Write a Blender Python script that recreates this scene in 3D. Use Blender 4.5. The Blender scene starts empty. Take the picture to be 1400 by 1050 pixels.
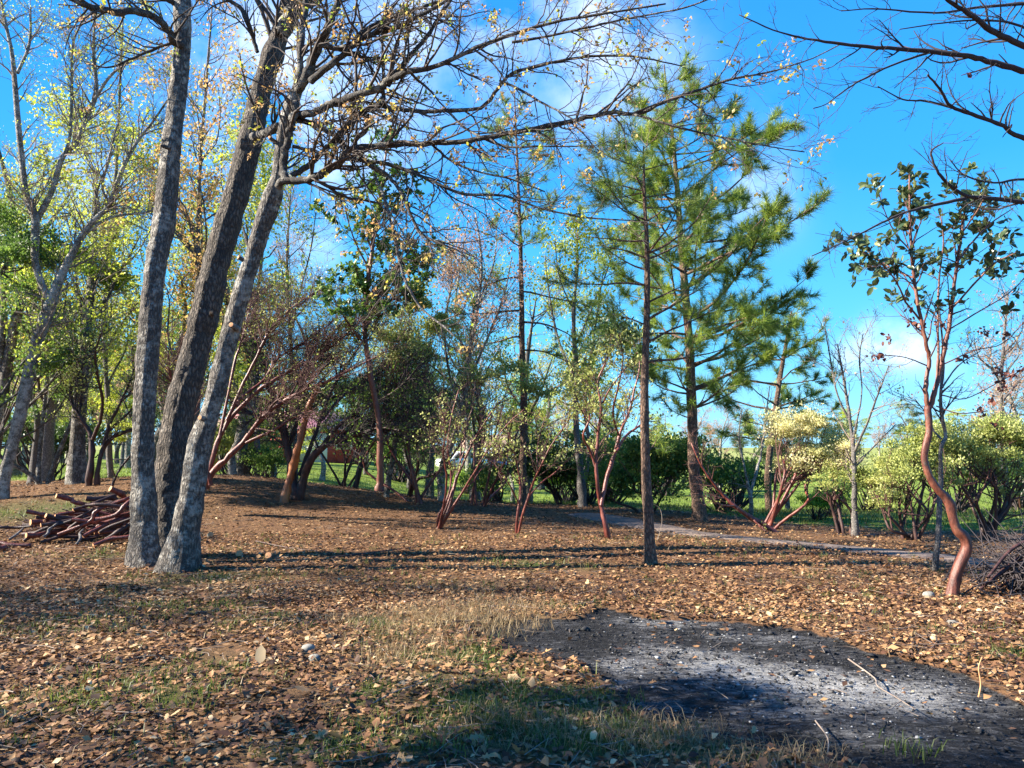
import bpy, math, random
import numpy as np
from mathutils import Vector

# ---------------------------------------------------------------- camera, sky, sun
C = bpy.context.scene
F = 1058.0            # focal length in photo pixels (1400 wide)
PITCH = math.radians(4.6)
EYE = 1.6
cam_d = bpy.data.cameras.new('camera')
cam = bpy.data.objects.new('camera', cam_d)
C.collection.objects.link(cam)
cam.location = (0, 0, EYE)
cam.rotation_euler = (math.pi / 2 + PITCH, 0, 0)
cam_d.sensor_width = 36
cam_d.lens = 36 * F / 1400
cam_d.clip_end = 3000
C.camera = cam

SUN_EL = math.radians(31)
SUN_AZ = math.radians(-95)     # from +Y towards +X (compass style): the sun stands to the left
wd = bpy.data.worlds.new('World'); C.world = wd; wd.use_nodes = True
nt = wd.node_tree; nt.nodes.clear()
def wn(t, **k):
    n = nt.nodes.new(t)
    for a, b in k.items(): setattr(n, a, b)
    return n
sky = wn('ShaderNodeTexSky', sky_type='NISHITA', sun_disc=False, sun_elevation=SUN_EL, sun_rotation=SUN_AZ,
         air_density=1.0, dust_density=0.25, ozone_density=2.2, altitude=300)
hs = wn('ShaderNodeHueSaturation'); hs.inputs['Saturation'].default_value = 1.32; hs.inputs['Hue'].default_value = 0.487
hs.inputs['Value'].default_value = 1.0
nt.links.new(sky.outputs[0], hs.inputs['Color'])
tc = wn('ShaderNodeTexCoord')
sepz = wn('ShaderNodeSeparateXYZ'); nt.links.new(tc.outputs['Generated'], sepz.inputs[0])
rp = wn('ShaderNodeValToRGB'); els = rp.color_ramp.elements
for _ in range(2): els.new(0.5)
for el, (p_, c_) in zip(els, [(0.0, (.26, .66, .98)), (.12, (.11, .55, .98)), (.32, (.035, .36, .93)), (.75, (.015, .18, .70))]): el.position = p_; el.color = (*c_, 1)
nt.links.new(sepz.outputs['Z'], rp.inputs[0])
scl = wn('ShaderNodeVectorMath', operation='SCALE'); nt.links.new(rp.outputs[0], scl.inputs[0]); scl.inputs['Scale'].default_value = 8.6
skm = wn('ShaderNodeMix', data_type='RGBA'); skm.inputs['Factor'].default_value = 0.85
nt.links.new(hs.outputs[0], skm.inputs['A']); nt.links.new(scl.outputs[0], skm.inputs['B'])
def sky_dir(u, v):
    x = (u - 700) / F; up = (525 - v) / F
    d = Vector((x, math.cos(PITCH) - up * math.sin(PITCH), math.sin(PITCH) + up * math.cos(PITCH)))
    return d.normalized()
nrm = wn('ShaderNodeVectorMath', operation='NORMALIZE'); nt.links.new(tc.outputs['Generated'], nrm.inputs[0])
noi = wn('ShaderNodeTexNoise'); noi.inputs['Scale'].default_value = 6.5; noi.inputs['Detail'].default_value = 8
noi.inputs['Roughness'].default_value = 0.55
nt.links.new(nrm.outputs[0], noi.inputs['Vector'])
def M(op, a, b=None, c=None, clamp=False, tree=None):
    t = tree or nt
    n = t.nodes.new('ShaderNodeMath'); n.operation = op; n.use_clamp = clamp
    for i, s in enumerate((a, b, c)):
        if s is None: continue
        if isinstance(s, (int, float)): n.inputs[i].default_value = s
        else: t.links.new(s, n.inputs[i])
    return n.outputs[0]
total = None
for (u, v, sx, amp) in [(430, 180, 0.09, .8), (340, 100, 0.07, 0.6), (820, 60, 0.075, .85), (640, -10, 0.09, 0.7),
                       (1200, 466, 0.020, 1.2), (1235, 474, 0.022, 1.2), (1165, 484, 0.018, .6), (1275, 482, 0.022, .6), (1310, 490, .02, .4), (440, 330, .03, .4), (150, 250, 0.05, 0.35),
                       (1010, 240, 0.06, 0.45)]:
    d = sky_dir(u, v)
    dv = wn('ShaderNodeVectorMath', operation='DISTANCE'); nt.links.new(nrm.outputs[0], dv.inputs[0]); dv.inputs[1].default_value = d
    q = M('DIVIDE', dv.outputs['Value'], sx)
    g = M('MULTIPLY', M('EXPONENT', M('MULTIPLY', M('MULTIPLY', q, q), -1.0)), amp)
    total = g if total is None else M('ADD', total, g)
cm = M('MULTIPLY', total, M('MULTIPLY', M('SUBTRACT', noi.outputs['Fac'], 0.39), 5.5), clamp=False)
cm = M('MINIMUM', M('MAXIMUM', cm, 0.0), 0.92)
mx = wn('ShaderNodeMix', data_type='RGBA'); nt.links.new(cm, mx.inputs['Factor'])
nt.links.new(skm.outputs['Result'], mx.inputs['A']); mx.inputs['B'].default_value = (8.6, 9.3, 10.2, 1)
bg = wn('ShaderNodeBackground'); bg.inputs['Strength'].default_value = 0.050
out = wn('ShaderNodeOutputWorld')
nt.links.new(mx.outputs['Result'], bg.inputs['Color']); nt.links.new(bg.outputs[0], out.inputs[0])

sun_d = bpy.data.lights.new('sun', 'SUN'); sun_d.energy = 5.0; sun_d.angle = math.radians(0.53); sun_d.color = (1.0, 0.91, 0.76)
sun = bpy.data.objects.new('sun', sun_d); C.collection.objects.link(sun)
sd = Vector((math.sin(SUN_AZ) * math.cos(SUN_EL), math.cos(SUN_AZ) * math.cos(SUN_EL), math.sin(SUN_EL)))
sun.rotation_euler = sd.to_track_quat('Z', 'Y').to_euler()
sun.location = sd * 50
C.view_settings.view_transform = 'Standard'; C.view_settings.look = 'None'
C.view_settings.exposure = 1.9; C.view_settings.gamma = 1.0; C.view_settings.use_curve_mapping = False
C.cycles.max_bounces = 6; C.cycles.diffuse_bounces = 3; C.cycles.transparent_max_bounces = 4

# ---------------------------------------------------------------- terrain and pixel helpers
RNG = np.random.default_rng(7)
def S(a, b, x):
    t = np.clip((x - a) / (b - a), 0, 1); return t * t * (3 - 2 * t)
def vnoise(x, y, sc, seed=0):
    x = np.asarray(x, float) / sc; y = np.asarray(y, float) / sc
    xi = np.floor(x); yi = np.floor(y); fx = x - xi; fy = y - yi
    def h(a, b):
        n = np.sin(a * 127.1 + b * 311.7 + seed * 74.7) * 43758.5453
        return n - np.floor(n)
    fx = fx * fx * (3 - 2 * fx); fy = fy * fy * (3 - 2 * fy)
    return (h(xi, yi) * (1 - fx) + h(xi + 1, yi) * fx) * (1 - fy) + (h(xi, yi + 1) * (1 - fx) + h(xi + 1, yi + 1) * fx) * fy
def fbm(x, y, sc, seed=0, o=4):
    s = 0; a = 0.5; tot = 0
    for i in range(o):
        s = s + a * vnoise(x, y, sc / 2 ** i, seed + i); tot += a; a *= 0.5
    return s / tot
def height(x, y):
    x = np.asarray(x, float); y = np.asarray(y, float)
    z = 0.42 * S(4, 13, -x) * S(8, 24, y)
    z = z + 0.72 * np.exp(-((x + 7.2) / 5.2) ** 2 - ((y - 20.0) / 4.2) ** 2)
    z = z - 0.22 * S(2, 9, x) * S(9, 15, y)
    z = z - 0.72 * S(19, 33, y) * S(-10, -2, x)
    z = z + 0.55 * S(28, 95, y) * S(6, 18, -x)
    z = z + 0.10 * (fbm(x, y, 3.2, 5) - 0.5) * S(1.5, 3.5, y) + 0.035 * (fbm(x, y, 0.6, 9) - 0.5)
    z = z + 2.0 * S(150, 420, y) * fbm(x, y, 160, 3) * S(10, 120, -x)
    return z
def ray(u, v):
    x = (u - 700) / F; up = (525 - v) / F
    return np.array([x, math.cos(PITCH) - up * math.sin(PITCH), math.sin(PITCH) + up * math.cos(PITCH)])
def P(u, v, Y):
    d = ray(u, v); return np.array([0, 0, EYE]) + d * (Y / d[1])
def G(u, v, far=150):
    d = ray(u, v); o = np.array([0, 0, EYE])
    ts = np.concatenate([np.arange(2, 30, 0.02), np.arange(30, far, 0.2)])
    p = o[None] + d[None] * ts[:, None]
    below = p[:, 2] < height(p[:, 0], p[:, 1])
    i = int(np.argmax(below)) if below.any() else len(ts) - 1
    q = p[i]; q[2] = float(height(q[0], q[1])); return q
def XY(u, Y):                      # ground point seen in column u at distance Y
    x = (u - 700) / F * Y * 1.0
    return np.array([x, Y, float(height(x, Y))])

# ---------------------------------------------------------------- objects
COL = C.collection
def tag(o, label=None, cat=None, group=None, kind=None):
    if label: o['label'] = label
    if cat: o['category'] = cat
    if group: o['group'] = group
    if kind: o['kind'] = kind
    return o
def empty(name, loc, label, cat, group=None):
    o = bpy.data.objects.new(name, None); COL.objects.link(o); o.location = Vector([float(a) for a in loc]); o.empty_display_size = 0.2
    return tag(o, label, cat, group)
class Buf:
    def __init__(s): s.v = []; s.f = {3: [], 4: []}; s.r = []; s.n = 0
    def add(s, v, faces, r=None):
        v = np.asarray(v, np.float32).reshape(-1, 3)
        for f in faces:
            if len(f): f = np.asarray(f, np.int32); s.f[f.shape[1]].append(f + s.n)
        s.v.append(v); s.n += len(v)
        if r is None: r = np.full(len(v), 0.5, np.float32)
        elif np.isscalar(r): r = np.full(len(v), r, np.float32)
        s.r.append(np.asarray(r, np.float32))
    def mesh(s, name, mats, off=(0, 0, 0), smooth=True):
        me = bpy.data.meshes.new(name)
        v = np.concatenate(s.v) - np.asarray(off, np.float32)
        f3 = np.concatenate(s.f[3]) if s.f[3] else np.zeros((0, 3), np.int32)
        f4 = np.concatenate(s.f[4]) if s.f[4] else np.zeros((0, 4), np.int32)
        me.vertices.add(len(v)); me.vertices.foreach_set('co', v.astype(np.float32).ravel())
        loops = np.concatenate([f3.ravel(), f4.ravel()]); nf = len(f3) + len(f4)
        me.loops.add(len(loops)); me.loops.foreach_set('vertex_index', loops)
        st = np.concatenate([np.arange(len(f3)) * 3, len(f3) * 3 + np.arange(len(f4)) * 4]).astype(np.int32)
        me.polygons.add(nf); me.polygons.foreach_set('loop_start', st)
        if smooth: me.polygons.foreach_set('use_smooth', np.ones(nf, bool))
        a = me.attributes.new('rnd', 'FLOAT', 'POINT'); a.data.foreach_set('value', np.concatenate(s.r))
        me.update(calc_edges=True)
        for m in (mats if isinstance(mats, (list, tuple)) else [mats]): me.materials.append(m)
        return me
    def obj(s, name, mat, parent=None, off=(0, 0, 0), kind=None, smooth=True):
        me = s.mesh(name, mat, off, smooth)
        o = bpy.data.objects.new(name, me); COL.objects.link(o)
        if parent: o.parent = parent
        else: o.location = Vector([float(a) for a in off])
        if kind: o['kind'] = kind
        return o
def copy_tree(o, parent=None):
    c = o.copy(); COL.objects.link(c)
    if parent: c.parent = parent
    for ch in list(o.children): copy_tree(ch, c)
    return c

# ---------------------------------------------------------------- geometry: tubes, growth, leaves
def norm(a): return a / (np.linalg.norm(a, axis=-1, keepdims=True) + 1e-9)
def resample(pts, rad, K):
    pts = np.asarray(pts, float); rad = np.asarray(rad, float); n = len(pts)
    if n == 2: pts = np.array([pts[0], (pts[0] + pts[1]) / 2, pts[1]]); rad = np.array([rad[0], rad.mean(), rad[1]]); n = 3
    pe = np.vstack([2 * pts[0] - pts[1], pts, 2 * pts[-1] - pts[-2]])
    t = np.linspace(0, n - 1, K); i = np.minimum(t.astype(int), n - 2); f = (t - i)[:, None]
    p0, p1, p2, p3 = pe[i], pe[i + 1], pe[i + 2], pe[i + 3]
    q = 0.5 * ((2 * p1) + (-p0 + p2) * f + (2 * p0 - 5 * p1 + 4 * p2 - p3) * f ** 2 + (-p0 + 3 * p1 - 3 * p2 + p3) * f ** 3)
    return q, np.interp(t, np.arange(n), rad)
def tubes(buf, PP, RR, sides=3, r=None):
    """PP (N,K,3), RR (N,K): N tapered tubes in one go"""
    PP = np.asarray(PP, float); RR = np.asarray(RR, float)
    if len(PP) == 0: return
    N, K, _ = PP.shape
    T = norm(np.gradient(PP, axis=1))
    ref = np.cross(PP[:, -1] - PP[:, 0], RNG.normal(size=(N, 3))); ref = norm(ref)[:, None, :]
    U = norm(ref - (ref * T).sum(-1, keepdims=True) * T); V = np.cross(T, U)
    a = np.arange(sides) * 2 * math.pi / sides
    ring = U[:, :, None, :] * np.cos(a)[None, None, :, None] + V[:, :, None, :] * np.sin(a)[None, None, :, None]
    v = PP[:, :, None, :] + ring * RR[:, :, None, None]
    idx = np.arange(N * K * sides).reshape(N, K, sides)
    q = np.stack([idx[:, :-1], np.roll(idx[:, :-1], -1, 2), np.roll(idx[:, 1:], -1, 2), idx[:, 1:]], -1).reshape(-1, 4)
    if r is None: r = RNG.random(N)
    rr = np.repeat(np.broadcast_to(r, (N,)), K * sides)
    faces = [q]
    if sides >= 6:
        tv = PP[:, -1] + T[:, -1] * RR[:, -1:] * 0.3; n0 = N * K * sides
        tri = np.stack([idx[:, -1], np.roll(idx[:, -1], -1, 1), np.broadcast_to((n0 + np.arange(N))[:, None], (N, sides))], -1).reshape(-1, 3)
        v = np.vstack([v.reshape(-1, 3), tv]); rr = np.concatenate([rr, np.broadcast_to(r, (N,))]); faces.append(tri)
    buf.add(v, faces, rr)
def trunk_mesh(buf, pts, rad, step=0.05, sides=24, rough=0.06, flare=0.5, freq=7, seed=0, ridge=True):
    L = float(np.linalg.norm(np.diff(pts, axis=0), axis=1).sum()); K = max(8, int(L / step))
    q, r = resample(pts, rad, K)
    d = np.concatenate([[0], np.cumsum(np.linalg.norm(np.diff(q, axis=0), axis=1))])
    T = norm(np.gradient(q, axis=0)); ref = np.array([0.31, 0.93, 0.12])
    U = norm(ref - (T @ ref)[:, None] * T); V = np.cross(T, U)
    a = np.arange(sides) * 2 * math.pi / sides
    A, D = np.meshgrid(a, d)
    fl = 1 + flare * np.exp(-D / (rad[0] * 2.0)) * (0.55 + 0.45 * np.cos(A * 4 + seed) * np.exp(-D / (rad[0] * 1.5)))
    cx = np.cos(A) * 2.2 + seed * 3.1; cy = np.sin(A) * 2.2 + D / max(rad[0], .05) * 0.33
    n = fbm(cx, cy + 5 * np.sin(A), 0.9, seed, 3) - 0.5
    n2 = fbm(A * sides / 6.28, D / 0.11, 2.0, seed + 3, 2) - 0.5
    n2 = n2 * np.minimum(1, 2 * np.abs(np.sin(A / 2)))
    sw = fbm(d / .13, d * 0 + seed, 1.0, seed + 8, 2) - .5
    rr = r[:, None] * (fl + n * 0.26 + sw[:, None] * (.10 + 1.2 * rough) + n2 * rough * 2.2)
    v = q[:, None, :] + (U[:, None, :] * np.cos(A)[..., None] + V[:, None, :] * np.sin(A)[..., None]) * rr[..., None]
    idx = np.arange(K * sides).reshape(K, sides)
    f = np.stack([idx[:-1], np.roll(idx[:-1], -1, 1), np.roll(idx[1:], -1, 1), idx[1:]], -1).reshape(-1, 4)
    top = K * sides
    tri = np.stack([idx[-1], np.roll(idx[-1], -1), np.full(sides, top)], -1)
    buf.add(np.vstack([v.reshape(-1, 3), q[-1:] + T[-1:] * r[-1] * 0.2]), [f, tri], 0.5)
def grow(rng, PP, RR, dens, t0, t1, length, ang=0.9, trop=(0, 0, 0.2), curl=0.25, K=5, rr=0.6, rmin=0.003, taper=0.35, shrink=0.4, cap=None):
    """children along every parent tube; returns (M,K,3),(M,K)"""
    PP = np.asarray(PP); RR = np.asarray(RR); N, KK, _ = PP.shape
    if N == 0: return np.zeros((0, K, 3)), np.zeros((0, K))
    L = np.linalg.norm(np.diff(PP, axis=1), axis=2).sum(1)
    cnt = rng.poisson(np.maximum(dens * L * (t1 - t0), 0.0)); par = np.repeat(np.arange(N), cnt)
    if len(par) == 0: return np.zeros((0, K, 3)), np.zeros((0, K))
    t = rng.uniform(t0, t1, len(par)); f = t * (KK - 1); i = np.minimum(f.astype(int), KK - 2); w = (f - i)[:, None]
    s = PP[par, i] * (1 - w) + PP[par, i + 1] * w
    r0 = RR[par, i] * (1 - w[:, 0]) + RR[par, i + 1] * w[:, 0]
    T = norm(PP[par, i + 1] - PP[par, i])
    side = norm(np.cross(T, rng.normal(size=T.shape)))
    a = ang * rng.uniform(0.65, 1.3, len(par))[:, None]
    d = norm(T * np.cos(a) + side * np.sin(a))
    ln = length * rng.uniform(0.45, 1.25, len(par)) * (1 - shrink * t)
    if cap is not None: ln = np.minimum(ln, cap * L[par])
    step = ln / (K - 1)
    out = np.zeros((len(par), K, 3)); out[:, 0] = s; tr = np.asarray(trop, float)
    bend = rng.normal(size=d.shape) * curl * 0.6
    for k in range(1, K):
        d = norm(d + tr / (K - 1) + bend / (K - 1) * 2 + rng.normal(size=d.shape) * curl * 0.55)
        out[:, k] = out[:, k - 1] + d * step[:, None]
    rb = np.maximum(np.minimum(r0 * rr, 0.007 + ln * 0.014), rmin)
    R = rb[:, None] * np.linspace(1, taper, K)[None]; R = np.maximum(R, rmin * 0.7)
    return out, R
# leaf templates: x across, y along, z up; verts, tris
LEAF = {
 'diamond': (np.array([[0, 0, 0], [.32, .45, .06], [0, 1, -.05], [-.32, .45, .06]]), np.array([[0, 1, 2], [0, 2, 3]])),
 'oval': (np.array([[0, 0, 0], [.24, .3, .07], [.22, .72, .04], [0, 1, -.1], [-.22, .72, .04], [-.24, .3, .07], [0, .5, 0]]),
          np.array([[0, 1, 6], [1, 2, 6], [2, 3, 6], [3, 4, 6], [4, 5, 6], [5, 0, 6]])),
 'oak': (np.array([[0, -.18, .03], [.10, .05, .02], [.30, .12, .10], [.16, .28, .03], [.42, .46, .16], [.18, .54, .04], [.26, .80, .14], [0, 1, -.06],
                   [-.26, .78, .02], [-.16, .54, .05], [-.44, .50, .20], [-.16, .28, .03], [-.28, .10, .05], [-.10, .05, .02], [0, .4, -.04]]),
         np.array([[0, 1, 14], [1, 3, 14], [1, 2, 3], [3, 5, 14], [3, 4, 5], [5, 7, 14], [5, 6, 7], [7, 9, 14], [7, 8, 9], [9, 11, 14], [9, 10, 11], [11, 13, 14], [11, 12, 13], [13, 0, 14]])),
 'curl': (np.array([[0, 0, 0], [.26, .3, .16], [.2, .7, .22], [0, 1, .05], [-.22, .7, .02], [-.3, .3, .2]]),
          np.array([[0, 1, 5], [1, 2, 5], [2, 4, 5], [2, 3, 4]])),
}
def leaves(buf, c, d, up, size, shape='diamond', r=None, wid=1.0):
    """c (N,3) stalk points, d (N,3) directions, up (N,3)"""
    tv, tf = LEAF[shape]; N = len(c)
    if N == 0: return
    y = norm(d); x = norm(np.cross(y, up)); z = np.cross(x, y)
    size = np.broadcast_to(size, (N,))
    w = wid * RNG.uniform(0.8, 1.25, N)
    zz = RNG.uniform(-0.6, 1.9, N)
    v = (x[:, None] * (tv[None, :, 0, None] * w[:, None, None]) + y[:, None] * tv[None, :, 1, None] + z[:, None] * (tv[None, :, 2, None] * zz[:, None, None])) * size[:, None, None] + c[:, None]
    f = (tf[None] + (np.arange(N) * len(tv))[:, None, None]).reshape(-1, 3)
    if r is None: r = RNG.random(N)
    buf.add(v.reshape(-1, 3), [f], np.repeat(r, len(tv)))
def leaf_at_tips(rng, buf, PP, n, spread, size, shape='diamond', up=0.5, lo=0.35, r=None, hang=0.0, wid=1.0, clump=True):
    """leaves along the outer part of every twig; one tint per twig, jittered"""
    N, K, _ = PP.shape
    if N == 0: return
    idx = np.repeat(np.arange(N), n); t = rng.uniform(lo, 1, len(idx)); f = t * (K - 1); i = np.minimum(f.astype(int), K - 2); w = (f - i)[:, None]
    c = PP[idx, i] * (1 - w) + PP[idx, i + 1] * w + rng.normal(size=(len(idx), 3)) * spread
    T = norm(PP[idx, i + 1] - PP[idx, i])
    d = norm(T * 0.5 + rng.normal(size=c.shape) * 0.75 + np.array([0, 0, up - hang]))
    base = rng.random(N)[idx] if clump else 0.5
    rr = np.clip(base * 0.7 + rng.random(len(idx)) * 0.3, 0, 1) if r is None else np.full(len(idx), r)
    leaves(buf, c, d, norm(rng.normal(size=c.shape) + np.array([0, 0, 1.2])), size * rng.uniform(0.6, 1.25, len(idx)), shape, rr, wid)
def needle_tufts(rng, buf, c, d, n=60, length=0.17, width=0.0028, spread=1.0):
    """bunches of long needles radiating round the end of a shoot"""
    N = len(c)
    if N == 0: return
    idx = np.repeat(np.arange(N), n); M_ = len(idx)
    dd = norm(d[idx] * 0.75 + norm(rng.normal(size=(M_, 3))) * spread * rng.uniform(0.5, 1.05, (M_, 1)))
    s = c[idx] - d[idx] * rng.uniform(0, 0.16, (M_, 1))
    ln = length * rng.uniform(0.7, 1.15, M_)[:, None] * np.repeat(rng.uniform(.75, 1.2, N), n)[:, None]
    side = norm(np.cross(dd, rng.normal(size=dd.shape))) * width
    e = s + dd * ln + np.array([0, 0, -0.018])
    v = np.stack([s - side, s + side, e], 1).reshape(-1, 3)
    f = np.arange(M_ * 3).reshape(-1, 3)
    r = np.clip(np.repeat(rng.random(N), n) * 0.75 + rng.random(M_) * 0.25, 0, 1)
    buf.add(v, [f], np.repeat(r, 3))
def puffs(rng, buf, centers, radii, n, size, shape='diamond', flat=0.95, r=None, hollow=0.12, spray=None):
    """leaf clumps: leaves spread through ellipsoidal puffs, thicker near the skin, facing out and up"""
    for k, (c, R) in enumerate(zip(centers, radii)):
        R = R * rng.uniform(.6, 1.35); c = c + rng.normal(size=3) * R * .3; m = int(n * (0.3 + 1.1 * rng.random()))
        u = norm(rng.normal(size=(m, 3))); u[:, 2] = np.where(u[:, 2] < -0.3, -u[:, 2] * 0.6, u[:, 2])
        rad = R * (hollow + (1.08 - hollow) * rng.random(m) ** 0.6) * np.where(rng.random(m) < .12, rng.uniform(1.0, 1.6, m), 1.0) * (0.75 + 0.5 * fbm(u[:, 0] * 3 + k, u[:, 1] * 3 + u[:, 2] * 2, 1.0, k % 17, 2))
        p = c + u * rad[:, None] * np.array([1, 1, flat])
        d = norm(u * 0.6 + rng.normal(size=u.shape) * 0.6 + np.array([0, 0, .45]))
        base = rng.random()
        rr = np.clip(base * 0.5 + rng.random(m) * 0.5, 0, 1) if r is None else r
        leaves(buf, p, d, norm(rng.normal(size=u.shape) + u), size * rng.uniform(0.6, 1.3, m), shape, rr)
# ---------------------------------------------------------------- materials
def newmat(name):
    m = bpy.data.materials.new(name); m.use_nodes = True; t = m.node_tree; t.nodes.clear()
    o = t.nodes.new('ShaderNodeOutputMaterial'); b = t.nodes.new('ShaderNodeBsdfPrincipled'); t.links.new(b.outputs[0], o.inputs[0])
    return m, t, b, o
def ramp(t, fac, stops):
    n = t.nodes.new('ShaderNodeValToRGB'); e = n.color_ramp.elements
    while len(e) < len(stops): e.new(0.5)
    for el, (p, c) in zip(e, stops): el.position = p; el.color = (*c, 1) if len(c) == 3 else c
    t.links.new(fac, n.inputs[0]); return n.outputs[0]
def noise(t, vec, scale, detail=4, rough=0.55, dist=0.0):
    n = t.nodes.new('ShaderNodeTexNoise'); n.inputs['Scale'].default_value = scale; n.inputs['Detail'].default_value = detail
    n.inputs['Roughness'].default_value = rough; n.inputs['Distortion'].default_value = dist
    if vec is not None: t.links.new(vec, n.inputs['Vector'])
    return n.outputs['Fac']
def mapping(t, sc):
    c = t.nodes.new('ShaderNodeTexCoord'); m = t.nodes.new('ShaderNodeMapping'); m.inputs['Scale'].default_value = sc
    t.links.new(c.outputs['Object'], m.inputs['Vector']); return m.outputs[0]
def mix(t, f, a, b):
    n = t.nodes.new('ShaderNodeMix'); n.data_type = 'RGBA'
    for s, v in (('Factor', f), ('A', a), ('B', b)):
        if isinstance(v, (int, float)): n.inputs[s].default_value = v
        elif isinstance(v, tuple): n.inputs[s].default_value = (*v, 1)
        else: t.links.new(v, n.inputs[s])
    return n.outputs['Result']
def bump(t, b, h, dist=0.01, strength=1.0):
    n = t.nodes.new('ShaderNodeBump'); n.inputs['Distance'].default_value = dist; n.inputs['Strength'].default_value = strength
    t.links.new(h, n.inputs['Height']); t.links.new(n.outputs[0], b.inputs['Normal'])
def attr(t, name='rnd'):
    n = t.nodes.new('ShaderNodeAttribute'); n.attribute_name = name; return n.outputs['Fac']
def bark(name, dark, mid, light, lich=0.5, sc=1.0, bd=0.02, moss=None, vert=0.25, rough=0.9):
    m, t, b, o = newmat(name)
    v1 = mapping(t, (30 * sc, 30 * sc, 30 * sc * vert)); v2 = mapping(t, (7, 7, 9)); v3 = mapping(t, (3.1, 3.1, 1.4))
    vo = t.nodes.new('ShaderNodeTexVoronoi'); vo.inputs['Scale'].default_value = 1.0; vo.feature = 'DISTANCE_TO_EDGE'
    nv = t.nodes.new('ShaderNodeTexNoise'); nv.inputs['Scale'].default_value = 1.6; t.links.new(v1, nv.inputs['Vector'])
    am = t.nodes.new('ShaderNodeVectorMath'); am.operation = 'ADD'; t.links.new(v1, am.inputs[0]); t.links.new(nv.outputs['Color'], am.inputs[1])
    t.links.new(am.outputs[0], vo.inputs['Vector'])
    crack = M('MULTIPLY', vo.outputs['Distance'], 3.2, clamp=True, tree=t)
    fine = noise(t, v1, 2.5, 6, 0.7)
    hgt = M('ADD', M('MULTIPLY', crack, 0.65, tree=t), M('MULTIPLY', fine, 0.6, tree=t), tree=t)
    col = mix(t, M('MULTIPLY', M('ADD', crack, 0.12, tree=t), M('ADD', M('MULTIPLY', fine, 1.3, tree=t), 0.15, tree=t), clamp=True, tree=t), dark, mid)
    patch = noise(t, v2, 1.0, 8, 0.72)
    big = noise(t, v3, 1.0, 3, 0.5)
    pf = M('MULTIPLY', M('SUBTRACT', M('ADD', patch, M('MULTIPLY', big, 0.5, tree=t), tree=t), 1.02 - lich * 0.42, tree=t), 7, clamp=True, tree=t)
    pf = M('MULTIPLY', pf, M('ADD', M('MULTIPLY', fine, 0.9, tree=t), 0.15, tree=t), clamp=True, tree=t)
    col = mix(t, pf, col, light)
    st = noise(t, mapping(t, (2.2, 2.2, 3.4)), 1.0, 6, 0.7)
    col = mix(t, M('MULTIPLY', M('SUBTRACT', st, 0.52, tree=t), 5, clamp=True, tree=t), col, tuple(x * 1.3 for x in dark))
    if moss:
        ms = noise(t, mapping(t, (6, 6, 5)), 1.3, 5, 0.65)
        col = mix(t, M('MULTIPLY', M('SUBTRACT', ms, 0.60, tree=t), 6, clamp=True, tree=t), col, moss)
    t.links.new(col, b.inputs['Base Color']); b.inputs['Roughness'].default_value = rough
    bump(t, b, hgt, bd); return m
def smooth_bark(name, a, b_, c, rough=0.55, sc=(14, 14, 3), patch=None):
    """madrone / manzanita: smooth skin with long blotches and peeling flakes"""
    m, t, b, o = newmat(name)
    n1 = noise(t, mapping(t, sc), 1.0, 5, 0.6); n2 = noise(t, mapping(t, (55, 55, 20)), 1.0, 5, 0.7)
    col = ramp(t, n1, [(0.30, a), (0.5, b_), (0.68, c)])
    if patch: col = mix(t, M('MULTIPLY', M('SUBTRACT', noise(t, mapping(t, (7, 7, 5)), 1.5, 6, 0.7), 0.55, tree=t), 9, clamp=True, tree=t), col, patch)
    col = mix(t, M('MULTIPLY', M('SUBTRACT', n2, 0.5, tree=t), 1.6, clamp=True, tree=t), col, a)
    t.links.new(col, b.inputs['Base Color']); b.inputs['Roughness'].default_value = rough
    bump(t, b, n2, 0.006); return m
def leafm(name, stops, trans=0.35, rough=0.5, spec=0.4, tb=1.6):
    m, t, b, o = newmat(name)
    col = ramp(t, attr(t), stops)
    t.links.new(col, b.inputs['Base Color']); b.inputs['Roughness'].default_value = rough; b.inputs['Specular IOR Level'].default_value = spec
    tr = t.nodes.new('ShaderNodeBsdfTranslucent')
    tc2 = mix(t, 1.0, (0, 0, 0), col); g = t.nodes.new('ShaderNodeVectorMath'); g.operation = 'SCALE'; g.inputs['Scale'].default_value = tb
    t.links.new(col, g.inputs[0]); t.links.new(g.outputs[0], tr.inputs[0])
    ms = t.nodes.new('ShaderNodeMixShader'); ms.inputs[0].default_value = trans
    t.links.new(b.outputs[0], ms.inputs[1]); t.links.new(tr.outputs[0], ms.inputs[2]); t.links.new(ms.outputs[0], o.inputs[0])
    return m
def plain(name, c, rough=0.7, c2=None, sc=20, bd=0.0, metal=0):
    m, t, b, o = newmat(name)
    n = noise(t, mapping(t, (sc, sc, sc)), 1.0, 5, 0.6)
    col = ramp(t, n, [(0.3, c), (0.7, c2 or tuple(x * 0.7 for x in c))])
    t.links.new(col, b.inputs['Base Color']); b.inputs['Roughness'].default_value = rough; b.inputs['Metallic'].default_value = metal
    if bd: bump(t, b, n, bd)
    return m
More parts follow.
